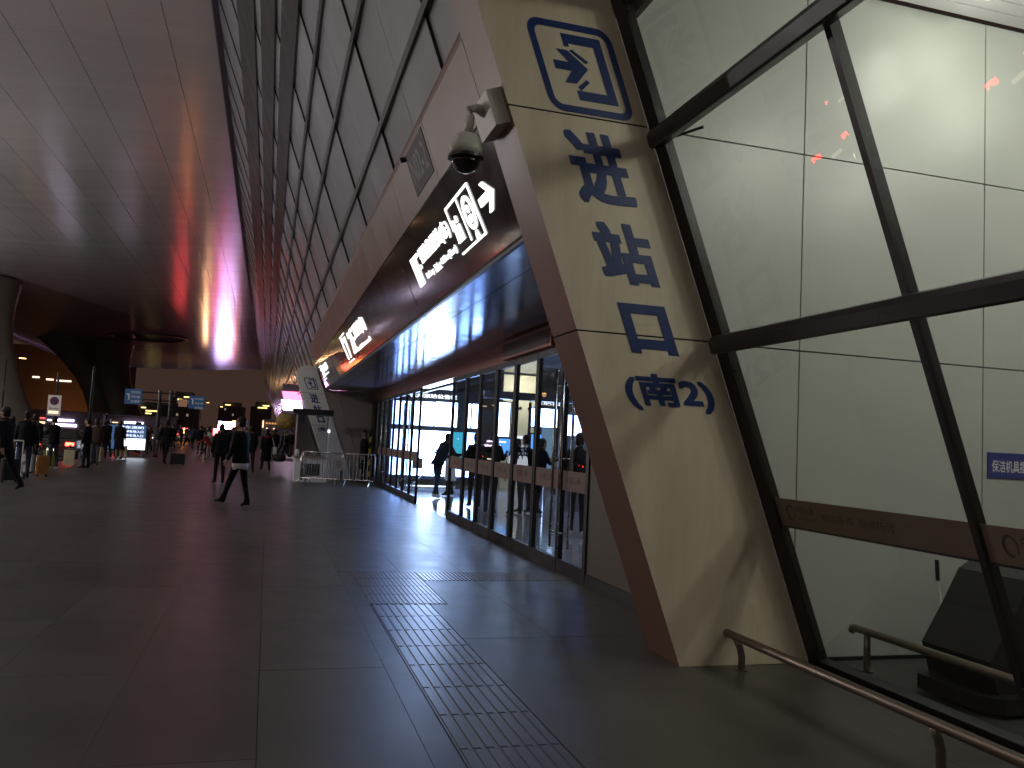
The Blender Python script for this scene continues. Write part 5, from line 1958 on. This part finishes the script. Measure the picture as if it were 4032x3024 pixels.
# ================================================================== street furniture
t = thing('information_board', 'lit blue and white information board standing at the kerb', 'board', (-6.8, 47, 0))
p = MB().box(-7.85, -6.02, 47, 47.12, .36, 1.70)
part('case', p, M['black'], t)
p = MB().box(-7.5, -6.06, 46.985, 46.998, .98, 1.66)
q = part('blue_panel', p, M['infoblue'], t)
p = MB()
for k in range(3):
    put_text(p, '停车须知' if k == 0 else '地下停车场入口', 1.2, .14, lambda u, v, d, k=k: (-7.38 + u, 46.982, 1.46 - .21 * k + v), 0.02)
part('lettering', p, M['infoink'], q)
p = MB().box(-7.5, -6.06, 46.985, 46.998, .40, .96)
part('white_panel', p, M['infolit'], t)
p = MB().box(-7.83, -7.52, 46.985, 46.998, .40, 1.62)
part('side_panel', p, M['infoblue'], t)
for x in (-7.7, -6.2):
    p = MB().box(x - .04, x + .04, 47.02, 47.1, 0, .36)
    part('leg', p, M['steel'], t)
    p = MB().box(x - .06, x + .06, 46.7, 47.4, 0, .05)
    part('foot', p, M['steel'], t)

t = thing('no_parking_sign', 'white no-parking plate with blue disc on a dark pole', 'sign', (-7.75, 35.2, 0))
p = MB().tube([(-7.75, 35.2, 0), (-7.75, 35.2, 3.5)], .04, 10)
part('pole', p, M['dark'], t)
p = MB().box(-8.02, -7.57, 35.12, 35.15, 1.85, 2.62)
pl = part('plate', p, mat('sign_plate', (.62, .55, .52), .4, noise=(5, .05), emit=(.62, .55, .52), es=.12), t)
cx_, cz_ = -7.795, 2.40
p = MB().prism([(cx_ + .155 * math.cos(R(a)), 35.118, cz_ + .155 * math.sin(R(a))) for a in range(0, 360, 15)], [(cx_ + .155 * math.cos(R(a)), 35.114, cz_ + .155 * math.sin(R(a))) for a in range(0, 360, 15)])
part('red_ring', p, M['cl_red'], pl)
p = MB().prism([(cx_ + .12 * math.cos(R(a)), 35.113, cz_ + .12 * math.sin(R(a))) for a in range(0, 360, 15)], [(cx_ + .12 * math.cos(R(a)), 35.110, cz_ + .12 * math.sin(R(a))) for a in range(0, 360, 15)])
part('blue_disc', p, M['bluesign'], pl)
p = MB().hexa([(cx_ - .10, 35.109, cz_ + .07), (cx_ - .07, 35.109, cz_ + .10), (cx_ - .07, 35.106, cz_ + .10), (cx_ - .10, 35.106, cz_ + .07), (cx_ + .07, 35.109, cz_ - .10), (cx_ + .10, 35.109, cz_ - .07), (cx_ + .10, 35.106, cz_ - .07), (cx_ + .07, 35.106, cz_ - .10)])
part('slash', p, M['cl_red'], pl)
p = MB()
put_text(p, '禁止停车', .32, .07, lambda u, v, d: (-7.955 + u, 35.117, 2.08 + v), .01)
part('lettering', p, M['cl_grey'], pl)
p = MB().box(-7.97, -7.64, 35.112, 35.118, 1.93, 2.02)
part('lit_strip', p, M['shopwarm'], pl)
p = MB().box(-8.0, -7.62, 35.12, 35.15, 1.70, 1.83)
part('blue_plate', p, M['bluesign'], t)
t = thing('pole', 'tall thin dark pole standing at the kerb', 'pole', (-8.0, 44.6, -.1))
p = MB().tube([(-8.3, 44.6, -.1), (-8.3, 44.6, 4.3)], [.08, .055], 10)
part('shaft', p, M['dark'], t)
p = MB().lathe([(.06, 4.3), (.05, 4.36), (.02, 4.4)], -8.3, 44.6, 10)
part('cap', p, M['dark'], t)

t = thing('sign_gantry', 'dark road gantry carrying two blue direction signs', 'gantry', (-7.3, 66, 0))
for x in (-7.75, -7.0):
    p = MB().tube([(x, 66, 0), (x, 66, 4.3)], .13, 10)
    part('post', p, M['dark'], t)
for z in (4.1, 3.55, 3.25):
    p = MB().tube([(-9.0, 66, z), (-5.6, 66, z)], .05, 8)
    part('crossbar', p, M['dark'], t)
for (x0, x1, z0, z1, sgn) in ((-10.1, -8.95, 3.18, 4.28, 1), (-5.75, -4.65, 3.1, 4.05, 1)):
    p = MB().box(x0, x1, 65.86, 65.92, z0, z1)
    s = part('sign_panel', p, M['roadblue'], t)
    p = MB()
    for k in range(3):
        put_text(p, '杭州东站' if k == 0 else ('天城路' if k == 1 else '机场路'), .6, .19, lambda u, v, d, k=k: (x0 + .42 + u, 65.855, z1 - .32 - .33 * k + v), .01)
    put_poly(p, [(0, 0), (.08, 0), (.08, .45), (-.12, .45), (-.12, .37), (0, .37)], lambda u, v, d: (x0 + .24 + u, 65.857 - d, z0 + .3 + v), 0, .003)
    part('lettering', p, mat('sign_letters', (.6, .65, .7), .5, noise=(5, .05), emit=(.6, .65, .7), es=.10), s)
p = MB().box(-6.45, -5.85, 65.86, 65.9, 3.2, 3.75)
part('small_plate', p, mat('orange_plate', (.5, .25, .15), .5, noise=(4, .08), emit=(.5, .25, .15), es=.2), t)


def barrier(label, x0, y0, x1, y1, n, rails=True):
    t = thing('crowd_barrier', label, 'barrier', ((x0 + x1) / 2, (y0 + y1) / 2, 0), 'steel crowd barriers before the end wall')
    a, b = Vector((x0, y0, 0)), Vector((x1, y1, 0))
    d = b - a
    up = Vector((0, 0, 1))
    p = MB().tube([a + up * .12, a + up * 1.0, a + d * .03 + up * 1.05, a + d * .97 + up * 1.05, b + up * 1.0, b + up * .12], .022, 8)
    part('frame', p, M['steel'], t, True)
    p = MB().tube([a + up * .2, b + up * .2], .018, 6)
    part('bottom_rail', p, M['steel'], t)
    src = None
    for k in range(n):
        q = a + d * ((k + 1) / (n + 1))
        if src is None:
            p = MB().tube([q + up * .2, q + up * 1.04], .011, 6)
            src = part('bar', p, M['steel'], t)
            q0 = q
        else:
            inst(src, t, tuple(q - q0))
    nrm = Vector((d.y, -d.x, 0)).normalized()
    for f_ in (.12, .88):
        q = a + d * f_
        p = MB().tube([q - nrm * .25 + up * .02, q + up * .2, q + nrm * .25 + up * .02], .018, 6)
        part('foot', p, M['steel'], t)


barrier('steel crowd barrier running along the plaza, left one of the pair', 1.10, 28.1, 2.35, 27.8, 14)
barrier('steel crowd barrier next to the door, right one of the pair', 2.40, 27.8, 3.38, 27.4, 8)
barrier('steel crowd barrier set back behind the front pair', 1.15, 28.2, 1.75, 33.0, 12)
t = thing('barrier_plate', 'cream plate with an orange railway emblem hung on the barrier', 'plate', (2.30, 27.7, .6))
p = MB().box(2.12, 2.42, 27.70, 27.715, .50, .90)
q = part('plate', p, M['cl_beige'], t)
p = MB()
ring_band(p, [(.085 * math.cos(R(a)), .085 * math.sin(R(a))) for a in range(0, 360, 20)], [(.062 * math.cos(R(a)), .062 * math.sin(R(a))) for a in range(0, 360, 20)], lambda u, v, d: (2.27 + u, 27.698 - d, .72 + v), 0, .003)
put_poly(p, [(-.012, -.12), (.012, -.12), (.012, .03), (-.012, .03)], lambda u, v, d: (2.27 + u, 27.698 - d, .72 + v), 0, .003)
put_poly(p, [(-.05, -.135), (.05, -.135), (.05, -.12), (-.05, -.12)], lambda u, v, d: (2.27 + u, 27.698 - d, .72 + v), 0, .003)
part('emblem', p, M['stripink'], q)

# guard booth, black sign, counter
t = thing('guard_booth', 'glazed guard booth with a black roof sign standing before the far pylon', 'booth', (1.4, 29.9, 0))
p = MB().cbox(.92, 2.02, 29.42, 30.55, 0, .80, .03)
part('base', p, M['white'], t)
p = MB().box(.88, 2.06, 29.38, 30.6, .80, .85)
part('counter_top', p, M['cl_beige'], t)
p = MB().box(1.22, 1.78, 29.40, 29.418, .22, .62)
q = part('grille', p, M['black'], t)
for k in range(7):
    p = MB().box(1.25 + .075 * k, 1.26 + .075 * k, 29.392, 29.399, .22, .62)
    part('slat', p, M['steel'], q)
for (x, y) in ((.94, 29.44), (2.0, 29.44), (.94, 30.53), (2.0, 30.53)):
    p = MB().box(x - .018, x + .018, y - .018, y + .018, .85, 2.28)
    part('corner_post', p, M['white'] if x > 1.5 else M['tan_wall'], t)
p = MB().box(.965, 1.975, 29.435, 29.443, .86, 2.27)
part('pane', p, M['boothglass'], t)
p = MB().box(1.995, 2.003, 29.465, 30.505, .86, 2.27)
part('pane', p, M['boothglass'], t)
p = MB().box(.935, .95, 29.465, 30.505, .86, 2.27)
part('side_panel', p, M['tan_wall'], t)
p = MB().hexa([(.96, 30.51, .86), (1.75, 30.51, .86), (1.75, 30.53, .86), (.96, 30.53, .86), (.96, 30.51, 2.27), (1.22, 30.51, 2.27), (1.22, 30.53, 2.27), (.96, 30.53, 2.27)])
part('back_curtain', p, M['tan_wall'], t)
p = MB().box(.78, 2.12, 29.3, 30.7, 2.285, 2.47)
q = part('roof_sign', p, M['black'], t)
p = MB()
put_text(p, '问讯服务', .62, .11, lambda u, v, d: (.98 + u, 29.295, 2.32 + v), .01)
part('lettering', p, M['cl_grey'], q)
p = MB().cbox(1.955, 2.045, 29.36, 29.42, 1.70, 1.80, .015)
part('corner_lamp', p, M['litdim'], t)
t = thing('paper_bundle', 'white wrapped bundle standing on the booth counter', 'bundle', (1.0, 29.4, .85))
p = MB().lathe([(.05, .85), (.075, .88), (.075, 1.0), (.05, 1.08), (.02, 1.1)], .99, 29.40, 12)
part('wrapping', p, M['white'], t, True)

t = thing('balloon', 'crumpled yellow foil balloon floating above the far crowd', 'balloon', (.9, 48, 1.8))
rg = []
random.seed(5)
for k, (z, r_) in enumerate(((1.86, .08), (1.92, .32), (2.08, .48), (2.28, .52), (2.48, .47), (2.63, .34), (2.72, .10))):
    rg.append([(.88 + r_ * 1.02 * math.cos(2 * math.pi * q / 16) * random.uniform(.88, 1.08), 48 + r_ * .7 * math.sin(2 * math.pi * q / 16) * random.uniform(.88, 1.08), z + random.uniform(-.03, .03)) for q in range(16)])
p = MB().rings(rg)
part('envelope', p, M['yellow'], t)
p = MB().tube([(.88, 48, 1.86), (.9, 48, 1.4), (.86, 48, 1.0)], .008, 5)
part('string', p, M['white'], t)
# glowing pink and white panels imitate a facade reflection by the far pylon
t = thing('facade_reflection', 'glowing pink and white panels imitating a facade reflection behind the far pylon', 'painted_reflection', (1.9, 70, 0))
p = MB().box(.9, 3.2, 70.05, 70.4, 0, 5.6)
part('wall', p, M['farbldg'], t)
for (x0, x1, z0, z1, m) in ((1.05, 2.6, 3.5, 4.3, 'shopwhite'), (1.05, 2.6, 4.3, 5.0, 'pink_glow')):
    p = MB().hexa([(x0, 70, z0), (x1, 70, z0), (x1, 70.04, z0), (x0, 70.04, z0), (x0 - .2, 70, z1), (x1 - .2, 70, z1), (x1 - .2, 70.04, z1), (x0 - .2, 70.04, z1)])
    part('light_panel', p, M[m], t)
